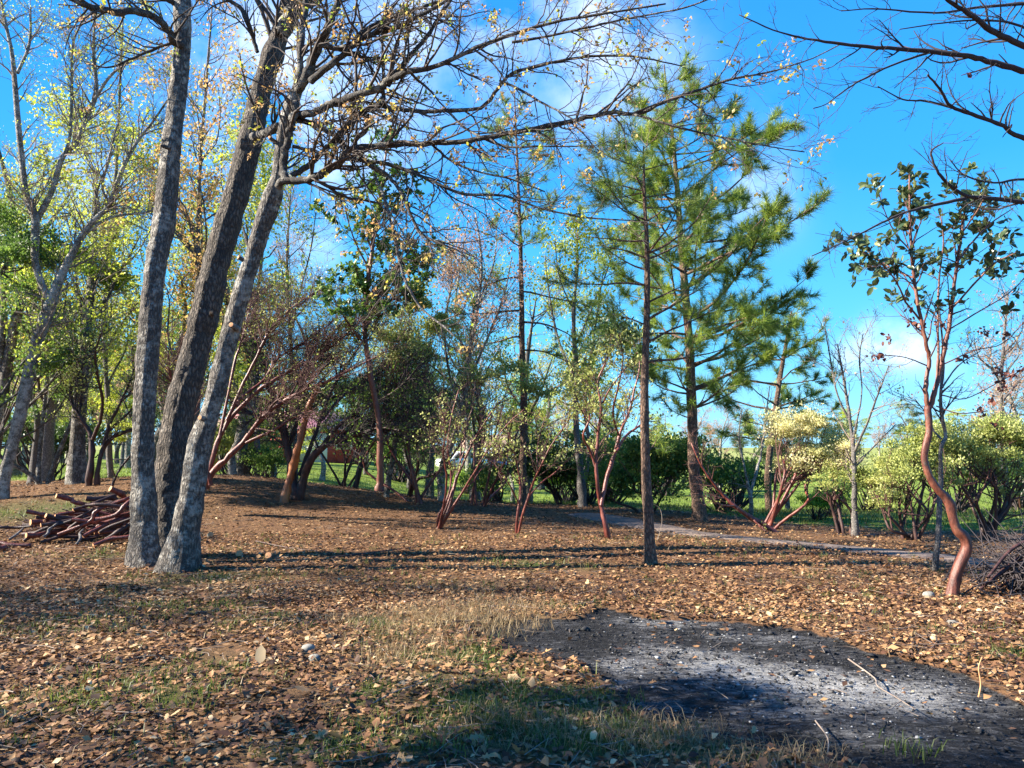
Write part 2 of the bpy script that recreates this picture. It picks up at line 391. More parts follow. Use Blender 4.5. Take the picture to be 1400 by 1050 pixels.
MT = dict(
 oak=bark('oak_bark', (.028, .024, .022), (.225, .195, .165), (.60, .57, .50), 0.66, 1.0, 0.03, vert=0.30),
 oakdark=bark('oak_bark_rough', (.02, .017, .016), (.19, .155, .125), (.42, .38, .33), 0.45, 0.85, 0.035, vert=0.28),
 oakpale=bark('oak_bark_pale', (.04, .035, .03), (.33, .30, .25), (.62, .59, .52), 0.8, 1.1, 0.02, vert=0.5),
 limb=bark('oak_limb_bark', (.018, .015, .014), (.135, .115, .10), (.44, .42, .36), 0.60, 1.6, 0.012, moss=(.07, .065, .03), vert=0.6),
 pine=bark('pine_bark', (.035, .022, .018), (.30, .18, .12), (.42, .30, .22), 0.45, 0.9, 0.03, vert=0.35),
 grey=bark('grey_bark', (.05, .045, .045), (.24, .215, .195), (.46, .43, .38), 0.5, 1.3, 0.01, vert=0.5),
 twig=plain('twig_bark', (.10, .078, .066), 0.9, (.05, .038, .034), 4),
 twigpale=plain('pale_twig_bark', (.30, .24, .19), 0.9, (.16, .12, .10), 4),
 twigred=plain('red_twig_bark', (.13, .055, .045), 0.8, (.065, .032, .028), 4),
 twigdark=plain('dark_twig_bark', (.055, .042, .045), 0.9, (.03, .024, .026), 4),
 madrone=smooth_bark('madrone_bark', (.06, .022, .015), (.15, .05, .03), (.22, .095, .06), 0.5),
 madorange=smooth_bark('orange_madrone_bark', (.08, .022, .01), (.30, .09, .022), (.42, .17, .055), 0.45, (8, 8, 3)),
 madtwist=smooth_bark('twisted_madrone_bark', (.035, .013, .010), (.125, .036, .022), (.23, .085, .05), 0.5, (16, 16, 8), patch=(.07, .045, .035)),
 manz=smooth_bark('manzanita_bark', (.04, .011, .009), (.13, .028, .02), (.24, .075, .05), 0.42, (16, 16, 6)),
 manzdark=smooth_bark('dark_manzanita_bark', (.018, .009, .008), (.045, .018, .015), (.10, .042, .032), 0.6, (12, 12, 4)),
 cut=plain('cut_wood', (.62, .33, .15), 0.8, (.45, .20, .09), 30),
 lf_oak=leafm('young_oak_leaf', [(0, (.42, .24, .07)), (.3, (.46, .36, .06)), (.65, (.36, .42, .05)), (1, (.22, .34, .04))], 0.45, tb=1.5),
 lf_tan=leafm('catkin_and_tan_leaf', [(0, (.36, .17, .08)), (.5, (.50, .32, .12)), (1, (.46, .40, .10))], 0.4),
 lf_pink=leafm('pinkish_bud_leaf', [(0, (.40, .19, .13)), (.6, (.42, .26, .17)), (1, (.42, .34, .15))], 0.4),
 lf_yg=leafm('yellow_green_leaf', [(0, (.22, .27, .03)), (.5, (.36, .42, .05)), (1, (.48, .50, .09))], 0.45),
 lf_green=leafm('green_leaf', [(0, (.035, .07, .015)), (.5, (.09, .16, .03)), (1, (.20, .29, .05))], 0.38),
 lf_bright=leafm('bright_green_leaf', [(0, (.10, .18, .02)), (.5, (.21, .33, .035)), (1, (.38, .46, .06))], 0.4),
 lf_dark=leafm('dark_green_leaf', [(0, (.02, .04, .012)), (.6, (.05, .09, .022)), (1, (.13, .18, .045))], 0.3),
 lf_manz=leafm('manzanita_leaf', [(0, (.14, .17, .04)), (.4, (.28, .32, .08)), (.75, (.44, .46, .15)), (1, (.60, .56, .28))], 0.35),
 lf_cream=leafm('cream_blossom', [(0, (.28, .31, .09)), (.4, (.50, .49, .20)), (1, (.74, .65, .42))], 0.35),
 lf_mad=leafm('madrone_leaf', [(0, (.03, .055, .022)), (.5, (.075, .115, .045)), (.85, (.16, .20, .08)), (1, (.45, .44, .18))], 0.3, 0.32, 0.6),
 lf_madg=leafm('glossy_madrone_leaf', [(0, (.03, .065, .015)), (.5, (.075, .16, .02)), (.85, (.20, .28, .05)), (1, (.46, .44, .12))], 0.3, 0.35, 0.5),
 lf_dead=leafm('dead_red_leaf', [(0, (.06, .018, .018)), (.6, (.14, .045, .035)), (1, (.22, .08, .05))], 0.15),
 needle=leafm('pine_needle', [(0, (.045, .085, .02)), (.5, (.13, .205, .032)), (.85, (.27, .345, .05)), (1, (.46, .46, .10))], 0.35, 0.4, 0.4),
 litter=leafm('fallen_leaf', [(0, (.035, .018, .011)), (.2, (.12, .055, .03)), (.45, (.245, .125, .056)), (.78, (.39, .225, .10)), (1, (.60, .43, .24))], 0.12, 0.65, 0.3, tb=1.0),
 grass=leafm('grass_blade', [(0, (.03, .05, .01)), (.5, (.085, .12, .02)), (1, (.20, .22, .055))], 0.35),
 straw=leafm('dry_grass_blade', [(0, (.16, .105, .05)), (.6, (.28, .195, .10)), (1, (.38, .30, .15))], 0.25),
 char=plain('charcoal', (.006, .006, .007), 0.85, (.022, .022, .025), 25),
 ash=plain('ash_flake', (.36, .36, .36), 0.95, (.18, .18, .19), 18),
 stone=plain('stone', (.30, .28, .24), 0.9, (.14, .135, .11), 14, 0.01),
 path=plain('gravel_path', (.24, .175, .14), 0.95, (.09, .065, .052), 14, 0.01),
)
def ground_mat():
    m, t, b, o = newmat('forest_floor')
    pos = t.nodes.new('ShaderNodeTexCoord').outputs['Object']
    n1 = noise(t, pos, 28, 8, 0.75); n2 = noise(t, pos, 3.0, 5, 0.6); n3 = noise(t, pos, 90, 5, 0.7)
    base = ramp(t, n1, [(.28, (.03, .017, .011)), (.42, (.105, .054, .028)), (.56, (.22, .118, .058)), (.72, (.37, .23, .115))])
    base = mix(t, M('MULTIPLY', M('SUBTRACT', n2, .45, tree=t), 1.4, clamp=True, tree=t), base, (.14, .08, .048))
    straw = ramp(t, n1, [(.3, (.12, .085, .04)), (.7, (.36, .27, .15))])
    green = ramp(t, n1, [(.3, (.035, .05, .014)), (.7, (.12, .15, .04))])
    mead = ramp(t, noise(t, pos, 1.4, 6, 0.7), [(.3, (.08, .13, .018)), (.55, (.17, .24, .028)), (.75, (.27, .31, .06))])
    far = ramp(t, noise(t, pos, 0.05, 6, 0.7), [(.35, (.15, .21, .035)), (.6, (.30, .30, .10))])
    # burnt: black char with grey-white ash flecks
    vm = t.nodes.new('ShaderNodeMapping'); vm.inputs['Rotation'].default_value = (0, 0, 0.5); vm.inputs['Scale'].default_value = (8, 21, 8); t.links.new(pos, vm.inputs['Vector'])
    s1 = noise(t, vm.outputs[0], 1.3, 9, 0.78, 0.6); s2 = noise(t, pos, 2.2, 6, 0.65)
    ashv = attr(t, 'ash')
    th = M('ADD', M('ADD', M('MULTIPLY', s1, 1.15, tree=t), M('MULTIPLY', s2, 0.45, tree=t), tree=t), M('MULTIPLY', ashv, 0.25, tree=t), tree=t)
    burnt = ramp(t, M('MULTIPLY', th, 0.66, tree=t), [(.48, (.008, .008, .009)), (.56, (.024, .024, .026)), (.62, (.08, .08, .085)), (.70, (.22, .215, .21)), (.82, (.46, .45, .43))])
    c = mix(t, attr(t, 'straw'), base, straw); c = mix(t, attr(t, 'green'), c, green)
    c = mix(t, attr(t, 'meadow'), c, mead); c = mix(t, attr(t, 'far'), c, far)
    ed = M('MULTIPLY', M('SUBTRACT', M('ADD', attr(t, 'char'), M('MULTIPLY', M('SUBTRACT', n1, 0.5, tree=t), 0.9, tree=t), tree=t), .35, tree=t), 4, clamp=True, tree=t)
    c = mix(t, ed, c, burnt)
    t.links.new(c, b.inputs['Base Color']); b.inputs['Roughness'].default_value = 0.95; b.inputs['Specular IOR Level'].default_value = 0.2
    bump(t, b, M('ADD', n1, M('ADD', M('MULTIPLY', n3, 0.4, tree=t), M('MULTIPLY', s1, 1.0, tree=t), tree=t), tree=t), 0.03); return m
MT['ground'] = ground_mat()

# ---------------------------------------------------------------- ground
def gpoly(pts): return np.array([G(u, v)[:2] for u, v in pts])
def in_poly(x, y, poly):
    c = np.zeros(x.shape, bool); j = len(poly) - 1
    for i in range(len(poly)):
        xi, yi = poly[i]; xj, yj = poly[j]
        c ^= ((yi > y) != (yj > y)) & (x < (xj - xi) * (y - yi) / (yj - yi + 1e-12) + xi); j = i
    return c
def gauss(x, y, items):
    s = 0
    for (u, v, sx, sy, a) in items:
        g = G(u, v); s = s + a * np.exp(-((x - g[0]) / sx) ** 2 - ((y - g[1]) / sy) ** 2)
    return s
CHARP = gpoly([(648, 862), (700, 848), (790, 850), (815, 832), (850, 834), (900, 845), (1010, 848), (1110, 860), (1190, 888), (1300, 915), (1370, 960),
               (1460, 1000), (1560, 1100), (1250, 1062), (1130, 1030), (1000, 1008), (900, 985), (850, 962), (800, 925), (760, 898), (700, 888)])
def char_mask(x, y):
    wx = x + (fbm(x, y, .5, 41) - .5) * .5; wy = y + (fbm(x, y, .5, 57) - .5) * .6
    return in_poly(wx, wy, CHARP).astype(float)
ASHG = [(1000, 905, .75, .28, 1.0), (1090, 928, .75, .28, 1.0), (940, 885, .45, .2, 0.8), (1160, 950, .65, .25, .9), (910, 848, .6, .22, .8), (1040, 868, .8, .18, .6),
        (1235, 940, .55, .22, .7), (850, 905, .25, .18, .7), (845, 930, .25, .12, .6), (1200, 1000, .5, .14, .5), (1080, 968, .6, .18, .5), (870, 962, .25, .14, .6), (1300, 965, .4, .2, .5)]
def ash_mask(x, y): return np.clip(gauss(x, y, ASHG), 0, 1.3)
GREENG = [(700, 960, .5, .35, .9), (640, 990, .4, .3, .8), (760, 1000, .5, .3, .9), (560, 1010, .45, .3, .6), (430, 1030, .3, .2, .7), (850, 1010, .35, .2, .7), (820, 960, .3, .3, .5),
          (500, 950, .16, .25, .9), (600, 900, .6, .6, .5), (520, 860, .25, .5, .8), (720, 770, .5, .5, .8), (660, 905, .15, .3, 1.0), (270, 790, .9, .5, .85), (250, 830, .8, .4, .6),
          (130, 960, .5, .5, .45), (60, 700, 2.0, 1.2, .8), (230, 930, .7, .6, .45), (90, 860, .8, .5, .5), (360, 850, .6, .5, .4), (140, 760, .5, .5, .6), (790, 775, .7, .4, .4), (1330, 770, .6, .4, .5), (1390, 895, .25, .2, .9), (1240, 1000, .2, .1, .3), (1280, 1030, .4, .1, .5), (1000, 1030, .8, .1, .4)]
STRAWG = [(600, 850, .75, .7, .9), (700, 830, .6, .5, .6), (560, 900, .4, .4, .6), (760, 1000, .7, .4, .6), (900, 1010, .4, .15, .6), (1000, 1040, .4, .12, .5), (1100, 1045, .5, .1, .5), (640, 800, .8, .6, .4)]
def green_mask(x, y): return np.clip(gauss(x, y, GREENG) * (0.35 + 1.3 * fbm(x, y, .35, 77)), 0, 1)
def straw_mask(x, y): return np.clip(gauss(x, y, STRAWG) * (0.4 + 1.2 * fbm(x, y, .4, 87)), 0, 1)
def meadow_mask(x, y):
    e = np.interp(x, [-40, -14, -8, -5, 0, 3, 8, 14, 30], [27.5, 27.5, 27, 25.5, 23, 20.5, 17.0, 16.5, 16.5])
    e = e + (fbm(x, y, 1.6, 31) - .5) * 1.6
    return S(-0.4, 0.6, y - e)
def axis(segs):
    out = []
    for a, b, s in segs: out += list(np.arange(a, b - s * .5, s))
    return np.array(out + [segs[-1][1]])
xs = axis([(-900, -300, 100), (-300, -100, 20), (-100, -40, 5), (-40, -16, 1), (-16, -7, .2), (-7, -3.5, .09), (-3.5, 3.5, .065), (3.5, 7, .075), (7, 16, .2), (16, 40, 1), (40, 100, 5), (100, 300, 20), (300, 900, 100)])
ys = axis([(-300, -60, 40), (-60, -10, 5), (-10, 2.6, .7), (2.6, 8.5, .06), (8.5, 14, .12), (14, 26, .25), (26, 60, 1.4), (60, 150, 6), (150, 400, 25), (400, 1400, 125)])
XX, YY = np.meshgrid(xs, ys); ZZ = height(XX, YY)
near = (YY > 2.5) & (YY < 9) & (np.abs(XX) < 7.5)
cmk = char_mask(XX, YY); ZZ = ZZ - 0.03 * cmk * near + 0.025 * near * (fbm(XX, YY, .22, 91) - .5) + .02 * near * cmk * (fbm(XX, YY, .12, 95) - .5)
msk = dict(char=cmk, ash=ash_mask(XX, YY), green=green_mask(XX, YY), straw=straw_mask(XX, YY), meadow=meadow_mask(XX, YY), far=S(60, 110, YY))
idx = np.arange(XX.size).reshape(XX.shape)
quads = np.stack([idx[:-1, :-1], idx[:-1, 1:], idx[1:, 1:], idx[1:, :-1]], -1).reshape(-1, 4)
V = np.stack([XX, YY, ZZ], -1).reshape(-1, 3)
mm = (msk['meadow'] > .5).ravel()[quads].sum(1) >= 3
cc = ((msk['char'] > .5).ravel()[quads].sum(1) >= 3) & ~mm
GND = {}
for nm, sel in (('ground', ~mm & ~cc), ('meadow', mm), ('burnt_ground', cc)):
    q = quads[sel]; used, inv = np.unique(q, return_inverse=True)
    b_ = Buf(); b_.add(V[used], [inv.reshape(-1, 4)])
    o = b_.obj(nm, MT['ground'], kind='structure'); GND[nm] = o
    for k, a in msk.items():
        at = o.data.attributes.new(k, 'FLOAT', 'POINT'); at.data.foreach_set('value', a.ravel()[used].astype(np.float32))
tag(GND['burnt_ground'], 'blackened patch of ground with white ash in the right foreground')
tag(GND['meadow'], 'bright green meadow beyond the trees')
# gravel path that crosses behind the pine
pc = np.array([G(u, v) for u, v in [(800, 703), (850, 713), (905, 723), (960, 731), (1050, 741), (1130, 748), (1200, 755), (1300, 764), (1400, 778), (1520, 800)]])
pq, _ = resample(pc, np.ones(len(pc)), 90); tt = norm(np.gradient(pq[:, :2], axis=0)); nn = np.stack([-tt[:, 1], tt[:, 0]], -1)
W = 9; rows = []
for k in range(W):
    s = (k / (W - 1) - .5) * 2
    wd_ = .5 * (1 + .35 * (fbm(pq[:, 0] * 2 + k * 9 * (abs(s) > .9), pq[:, 1] * 2, 1.0, 61) - .5) * 2)
    xy = pq[:, :2] + nn * (s * wd_)[:, None]; rows.append(np.c_[xy, height(xy[:, 0], xy[:, 1]) + .03 * (1 - abs(s) ** 3) + .004])
rows = np.array(rows).transpose(1, 0, 2); ii = np.arange(90 * W).reshape(90, W)
b_ = Buf(); b_.add(rows.reshape(-1, 3), [np.stack([ii[:-1, :-1], ii[:-1, 1:], ii[1:, 1:], ii[1:, :-1]], -1).reshape(-1, 4)])
b_.obj('path', MT['path'], kind='structure')['label'] = 'pale gravel path passing behind the slender pine'
PATHPTS = pq[:, :2]

# ---------------------------------------------------------------- leaf litter, grass, ash
def gz(x, y): return height(x, y)
def path_d(x, y):
    d = np.full(len(x), 9.0)
    for p in PATHPTS[::2]: d = np.minimum(d, np.hypot(x - p[0], y - p[1]))
    return d
def litter(n, y0, y1, kx, shapes, size, pw, name_buf, seed):
    rng = np.random.default_rng(seed)
    y = y0 + (y1 - y0) * rng.random(n * 2) ** pw; x = rng.uniform(-1, 1, n * 2) * (kx * y + .6)
    keep = rng.random(n * 2) < np.clip(1.12 - char_mask(x, y) * 1.09 - .50 * green_mask(x, y) - .42 * straw_mask(x, y) - meadow_mask(x, y) * .93, .0, 1)
    keep &= fbm(x, y, .45, 19) > .24; keep &= path_d(x, y) > .22 + .5 * (fbm(x, y, .4, 4) - .5)
    x = x[keep][:n]; y = y[keep][:n]; m = len(x)
    z = gz(x, y) + rng.uniform(.0, .03, m)
    a = rng.uniform(0, 2 * math.pi, m); tilt = rng.normal(0, .26, m)
    d = np.stack([np.cos(a), np.sin(a), tilt], -1); up = norm(rng.normal(size=(m, 3)) * .27 + np.array([0, 0, 1]))
    sh = rng.integers(0, len(shapes), m); sz = size * np.exp(rng.normal(0, .32, m))
    r = np.clip(.12 + .75 * fbm(x, y, .8, 29) + rng.normal(0, .27, m) - .1, 0, 1)
    for k, s in enumerate(shapes):
        q = sh == k; leaves(name_buf, np.stack([x, y, z], -1)[q], d[q], up[q], sz[q], s, r[q])
lb = Buf()
litter(38000, 2.7, 9, .80, ['oak', 'curl', 'curl', 'diamond', 'diamond'], .041, .72, lb, 1)
litter(56000, 4, 14, .80, ['curl', 'diamond', 'diamond'], .040, .8, lb, 2)
litter(56000, 8, 26, .80, ['diamond'], .052, .85, lb, 3)
tag(lb.obj('leaf_litter', MT['litter'], kind='stuff', smooth=False), 'dry brown oak leaves covering the whole forest floor', 'leaf litter')
# the largest fallen leaves, one by one, lie on the ground as its pieces
rng = np.random.default_rng(11)
LM = []
for k in range(8):
    b_ = Buf(); leaves(b_, np.zeros((1, 3)), np.array([[0, 1, .12 * (k % 3)]]), np.array([[.2 * (k % 2), 0, 1.]]), .115, ['oak', 'oak', 'oak', 'curl'][k % 4], np.array([.35 + .09 * k]))
    LM.append(b_.mesh('fallen_leaf', MT['litter'], smooth=False))
k = 0
while k < 280:
    y = 2.9 + 3.6 * rng.random() ** 1.2; x = rng.uniform(-.72, .72) * y
    if char_mask(np.array([x]), np.array([y]))[0] > .5 and rng.random() < .93: continue
    o = bpy.data.objects.new('fallen_leaf', LM[rng.integers(8)]); COL.objects.link(o); o.parent = GND['ground']
    o.location = (x, y, float(height(x, y)) + rng.uniform(.018, .04)); o.rotation_euler = (rng.normal(0, .3), rng.normal(0, .3), rng.uniform(0, 6.28))
    s = rng.uniform(.35, .78); o.scale = (s, s, s); k += 1
def blades(buf, x, y, h, w, lean, rng):
    m = len(x); z = gz(x, y); a = rng.uniform(0, 6.28, m); dx = np.cos(a) * lean * h; dy = np.sin(a) * lean * h
    s = rng.uniform(0, 6.28, m); sx = np.cos(s) * w; sy = np.sin(s) * w
    b0 = np.stack([x - sx, y - sy, z - .01], -1); b1 = np.stack([x + sx, y + sy, z - .01], -1)
    m0 = np.stack([x + dx * .35 - sx * .8, y + dy * .35 - sy * .8, z + h * .6], -1); m1 = m0 + np.stack([sx, sy, 0 * sx], -1) * 1.6
    t_ = np.stack([x + dx, y + dy, z + h * (1 - lean * .25)], -1)
    v = np.stack([b0, b1, m1, m0, t_], 1).reshape(-1, 3); k = np.arange(m)[:, None] * 5
    rr = np.repeat(np.clip(.5 + .5 * (fbm(x, y, .3, 13) - .5) * 2 + rng.normal(0, .2, m), 0, 1), 5)
    buf.add(v, [k + np.array([[0, 1, 2, 3]]), k + np.array([[3, 2, 4]])], rr)
def tufts(n, per, y0, y1, kx, mask, thr, h, w, seed, buf, rad=.05, lean=.8, pw=.8):
    rng = np.random.default_rng(seed); y = y0 + (y1 - y0) * rng.random(n * 6) ** pw; x = rng.uniform(-1, 1, n * 6) * (kx * y + .3)
    p = mask(x, y); keep = rng.random(n * 6) * 1.0 < (p - thr); x = x[keep][:n]; y = y[keep][:n]
    x = np.repeat(x, per) + rng.normal(0, rad, len(x) * per); y = np.repeat(y, per) + rng.normal(0, rad, len(y) * per)
    blades(buf, x, y, h * rng.uniform(.4, 1.3, len(x)), w, lean * rng.uniform(.3, 1.4, len(x)), rng)
gb = Buf()
tufts(1150, 13, 2.8, 9, .78, green_mask, .16, .075, .0028, 21, gb, .055)
tufts(620, 9, 3, 14, .8, lambda x, y: np.clip(.5 - char_mask(x, y), 0, 1) * (fbm(x, y, 1.3, 3) > .5), .1, .08, .003, 22, gb, .035)
tufts(900, 12, 8, 24, .8, lambda x, y: np.clip(green_mask(x, y) + .5 * meadow_mask(x, y), 0, 1), .1, .11, .004, 23, gb, .08)
tufts(4200, 7, 15, 42, .8, lambda x, y: meadow_mask(x, y), .05, .15, .009, 24, gb, .22)
tag(gb.obj('grass', MT['grass'], kind='stuff'), 'short green grass in tufts among the leaves and out over the meadow', 'grass')
gb = Buf()
tufts(2300, 12, 2.8, 9, .78, straw_mask, .12, .10, .0022, 31, gb, .08, 1.2)
tufts(500, 8, 3, 16, .8, lambda x, y: np.clip(.6 - char_mask(x, y) - meadow_mask(x, y), 0, 1), .1, .09, .0025, 32, gb, .09, 1.5)
tag(gb.obj('dry_grass', MT['straw'], kind='stuff'), 'straw-coloured dry grass beside the burnt patch', 'dry grass')
# fine twigs strewn over the floor
rng = np.random.default_rng(5); n = 2600
y = 2.8 + 18 * rng.random(n) ** 1.0; x = rng.uniform(-.8, .8, n) * y; keep = (meadow_mask(x, y) < .5) & (rng.random(n) > char_mask(x, y) * .85); x, y = x[keep], y[keep]; n = len(x)
a = rng.uniform(0, 6.28, n); L = rng.uniform(.06, .38, n); K = 4
t = np.linspace(-.5, .5, K)[None]; bx = x[:, None] + np.cos(a)[:, None] * t * L[:, None]; by = y[:, None] + np.sin(a)[:, None] * t * L[:, None] + .03 * np.sin(t * 5 + a[:, None])
tb = Buf(); tubes(tb, np.stack([bx, by, gz(bx, by) + .012 + rng.random((n, 1)) * .03], -1), np.repeat(rng.uniform(.0015, .0045, n)[:, None], K, 1) * np.linspace(1, .5, K), 3)
tag(tb.obj('twig_litter', MT['twigpale'], kind='stuff'), 'thin dry twigs strewn across the floor', 'twigs')
# charcoal lumps and ash flakes
def flakes(n, mask, size, seed, mat, name, label, hh):
    rng = np.random.default_rng(seed); y = rng.uniform(2.7, 8.5, n * 5); x = rng.uniform(-1.5, 6, n * 5)
    k = rng.random(n * 5) < mask(x, y); x, y = x[k][:n], y[k][:n]; m = len(x)
    b = Buf(); s = size * np.exp(rng.normal(0, .5, m)); z = gz(x, y) - .02
    o = norm(rng.normal(size=(m, 6, 3))) * np.array([1, 1, hh]) * rng.uniform(.6, 1.2, (m, 6, 1)) * s[:, None, None]
    base = np.array([[1, 0, 0], [-1, 0, 0], [0, 1, 0], [0, -1, 0], [0, 0, hh], [0, 0, -hh]]) * s[:, None, None] + o * .5
    v = base + np.stack([x, y, z], -1)[:, None]
    tf = np.array([[0, 2, 4], [2, 1, 4], [1, 3, 4], [3, 0, 4], [2, 0, 5], [1, 2, 5], [3, 1, 5], [0, 3, 5]])
    b.add(v.reshape(-1, 3), [(tf[None] + (np.arange(m) * 6)[:, None, None]).reshape(-1, 3)], np.repeat(rng.random(m), 6))
    tag(b.obj(name, mat, kind='stuff', smooth=False), label, name.replace('_', ' '))
flakes(5500, lambda x, y: char_mask(x, y) * .9, .006, 71, MT['char'], 'charcoal', 'black charcoal crumbs over the burnt patch', .6)
flakes(2200, lambda x, y: char_mask(x, y) * np.clip(ash_mask(x, y) * .8, 0, 1), .006, 72, MT['ash'], 'ash_flakes', 'pale ash flakes in the middle of the burnt patch', .35)
# ---------------------------------------------------------------- trees drawn limb by limb
def limb(pts, Y0, Y1=None, wob=0.0, seed=0):
    """(u, v, width in photo pixels) along a limb, from distance Y0 to Y1, into real points and radii"""
    Y1 = Y0 if Y1 is None else Y1; n = len(pts); pts = list(pts[:-1]) + [(*pts[-1][:2], min(pts[-1][2], 2.2) if pts[-1][2] < 7 else pts[-1][2])]; q = []; r = []
    for k, p in enumerate(pts):
        f = k / (n - 1); Y = Y0 + (Y1 - Y0) * f + wob * math.sin(2.3 * k + seed)
        q.append(P(p[0], p[1], Y)); r.append(max(.0035, p[2] / 2 * Y / F))
    return np.array(q), np.array(r)
def stack(paths, K=14):
    a = [resample(p, r, K) for p, r in paths]; return np.array([x[0] for x in a]), np.array([x[1] for x in a])
def put(root, name, mat, base, fill, kind=None, label=None, smooth=True):
    b = Buf(); fill(b)
    if b.n == 0: return None
    o = b.obj(name, mat, parent=root, off=base, kind=kind, smooth=smooth); o.location = (0, 0, 0)
    if label: o['label'] = label
    return o
def sink(path):                       # let the foot of a trunk start below the ground
    p, r = path; p = p.copy(); d = p[1] - p[0]; d = d / (np.linalg.norm(d) + 1e-9)
    return np.vstack([p[:1] - d * .12 - np.array([0, 0, .08]), p]), np.concatenate([r[:1] * 1.05, r])
def join(pp): 
    pp = [p for p in pp if len(p[0])]
    return np.concatenate([p[0] for p in pp]), np.concatenate([p[1] for p in pp])

# ---- the three-stemmed oak in the left foreground
YO = float(G(215, 772)[1])
base = G(222, 772); oak = empty('oak_tree', base, 'three-stemmed grey oak with lichened bark standing left in the foreground', 'tree')
def trunk(root, base, pts, Y0, Y1=None, mat='oak', sides=28, flare=.5, rough=.06, name='trunk', step=.05, seed=1, sk=True, label=None, wob=0, wsc=1.0):
    pts = [(a_, b_, c_ * wsc) for a_, b_, c_ in pts]; pa = limb(pts, Y0, Y1, wob, seed); pb = sink(pa) if sk else pa
    put(root, name, MT[mat], base, lambda b: trunk_mesh(b, pb[0], pb[1], step, sides, rough, flare, seed=seed), label=label); return pa
tA = trunk(oak, base, [(197, 776, 40), (197, 730, 35), (197, 700, 34), (196, 600, 30), (201, 500, 31), (209, 400, 30), (215, 350, 30), (225, 300, 31), (234, 200, 27), (240, 150, 25), (249, 67, 24), (249, 0, 25), (250, -90, 22), (262, -260, 16), (280, -430, 8)], YO, YO + .9, 'oak', wsc=.93, flare=.75, label='pale lichened left stem', seed=2)
tB = trunk(oak, base, [(228, 764, 56), (230, 715, 52), (236, 640, 50), (244, 570, 48), (262, 500, 44), (280, 430, 43), (298, 350, 40), (322, 270, 39), (345, 180, 36), (356, 129, 31), (372, 77, 33), (386, 35, 28), (402, -30, 24), (425, -160, 18), (450, -330, 9)], YO + .6, YO + 1.7, 'oakdark', wsc=.86, flare=.75, seed=5, label='dark thick middle stem')
tC = trunk(oak, base, [(244, 782, 50), (253, 730, 37), (262, 680, 34), (273, 610, 32), (289, 560, 26), (304, 500, 27), (316, 450, 26), (330, 400, 25), (346, 350, 24), (360, 305, 27), (372, 270, 28), (380, 240, 18), (385, 200, 20), (393, 160, 20), (403, 128, 20)], YO - .42, YO - .5, 'oak', wsc=.93, flare=.75, seed=9, label='slim right stem with sawn branch stubs')
Yc = YO - .5
mains = []
def L(pts, Y0, Y1, name='limb', mat='limb', root=oak, bs=None, sides=9, keep=True, wob=.05):
    if mat in ('limb', 'twigdark'): pts = [(a_, b_, c_ * (.86 if mat == 'limb' else .72)) for a_, b_, c_ in pts]
    pa = limb(pts, Y0, Y1, wob, len(pts)); q, r = resample(pa[0], pa[1], max(12, 4 * len(pts)))
    q = q + np.random.default_rng(int(pts[0][0] * 7 + pts[-1][1])).normal(size=q.shape) * (r[:, None] * .16)
    put(root, name, MT[mat], base if bs is None else bs, lambda b: tubes(b, q[None], r[None] * (1 + .16 * (RNG.random(len(r)) - .5))[None], sides))
    if keep: mains.append((q, r)); 
    return q, r
L([(250, 62, 15), (238, 58, 13), (232, 45, 12), (222, 32, 12), (205, 20, 12), (185, 15, 12), (160, 17, 12), (135, 12, 11), (110, 5, 9), (80, -12, 7), (30, -45, 5)], YO + .6, YO - .8)
L([(238, 5, 9), (225, -2, 8), (200, -10, 7), (170, -30, 5)], YO + .7, YO + .1)
L([(236, 58, 5), (215, 66, 5), (180, 80, 4), (150, 92, 3), (120, 88, 2)], YO + .6, YO + .1)
L([(352, 72, 7), (346, 52, 7), (338, 30, 8), (328, 10, 7), (305, -5, 6), (280, -20, 4)], YO + 1.1, YO + .6)
L([(386, 40, 26), (404, 14, 22), (424, -12, 20), (452, -80, 15), (490, -180, 9)], YO + 1.3, YO + .6, mat='oak', sides=16)
L([(345, 188, 13), (368, 180, 14), (380, 172, 12)], YO + 1.0, Yc)
L([(403, 130, 16), (410, 95, 11), (412, 60, 10), (415, 30, 10), (418, 0, 9), (424, -60, 7)], Yc, Yc + .4)
L([(403, 132, 16), (415, 112, 16), (425, 85, 16), (438, 62, 14), (448, 35, 13), (462, 4, 12), (480, -40, 9), (510, -110, 6)], Yc, Yc - .5)
L([(390, 245, 14), (387, 228, 13), (393, 195, 13), (400, 165, 13), (405, 140, 14)], Yc - .1, Yc - .1)
L([(376, 262, 14), (386, 247, 13), (400, 247, 13), (420, 246, 12), (440, 238, 13), (463, 222, 12), (483, 205, 12), (540, 198, 10), (590, 197, 9), (633, 193, 8), (683, 185, 8), (743, 173, 8), (800, 162, 7), (833, 154, 7), (873, 155, 6), (907, 140, 6), (950, 125, 5), (1000, 108, 4), (1050, 99, 3), (1110, 80, 2), (1150, 60, 2)], Yc, Yc - 1.6)
L([(866, 157, 4), (880, 160, 4), (920, 172, 4), (965, 183, 3), (1010, 192, 3), (1050, 200, 2), (1100, 208, 2)], Yc - 1.2, Yc - 1.7)
L([(405, 158, 14), (420, 157, 12), (440, 149, 12), (457, 140, 12), (490, 131, 12), (515, 122, 12), (535, 108, 12), (560, 98, 10), (590, 92, 8), (627, 77, 7), (683, 53, 6), (760, 30, 5), (830, 18, 4), (910, 5, 3)], Yc, Yc - 1.4)
L([(528, 116, 10), (548, 92, 9), (565, 72, 8), (585, 48, 7), (602, 20, 6), (622, -10, 5), (650, -60, 3)], Yc - .4, Yc - .2)
L([(400, 165, 9), (425, 168, 9), (447, 180, 8), (463, 190, 7), (480, 207, 7)], Yc, Yc)
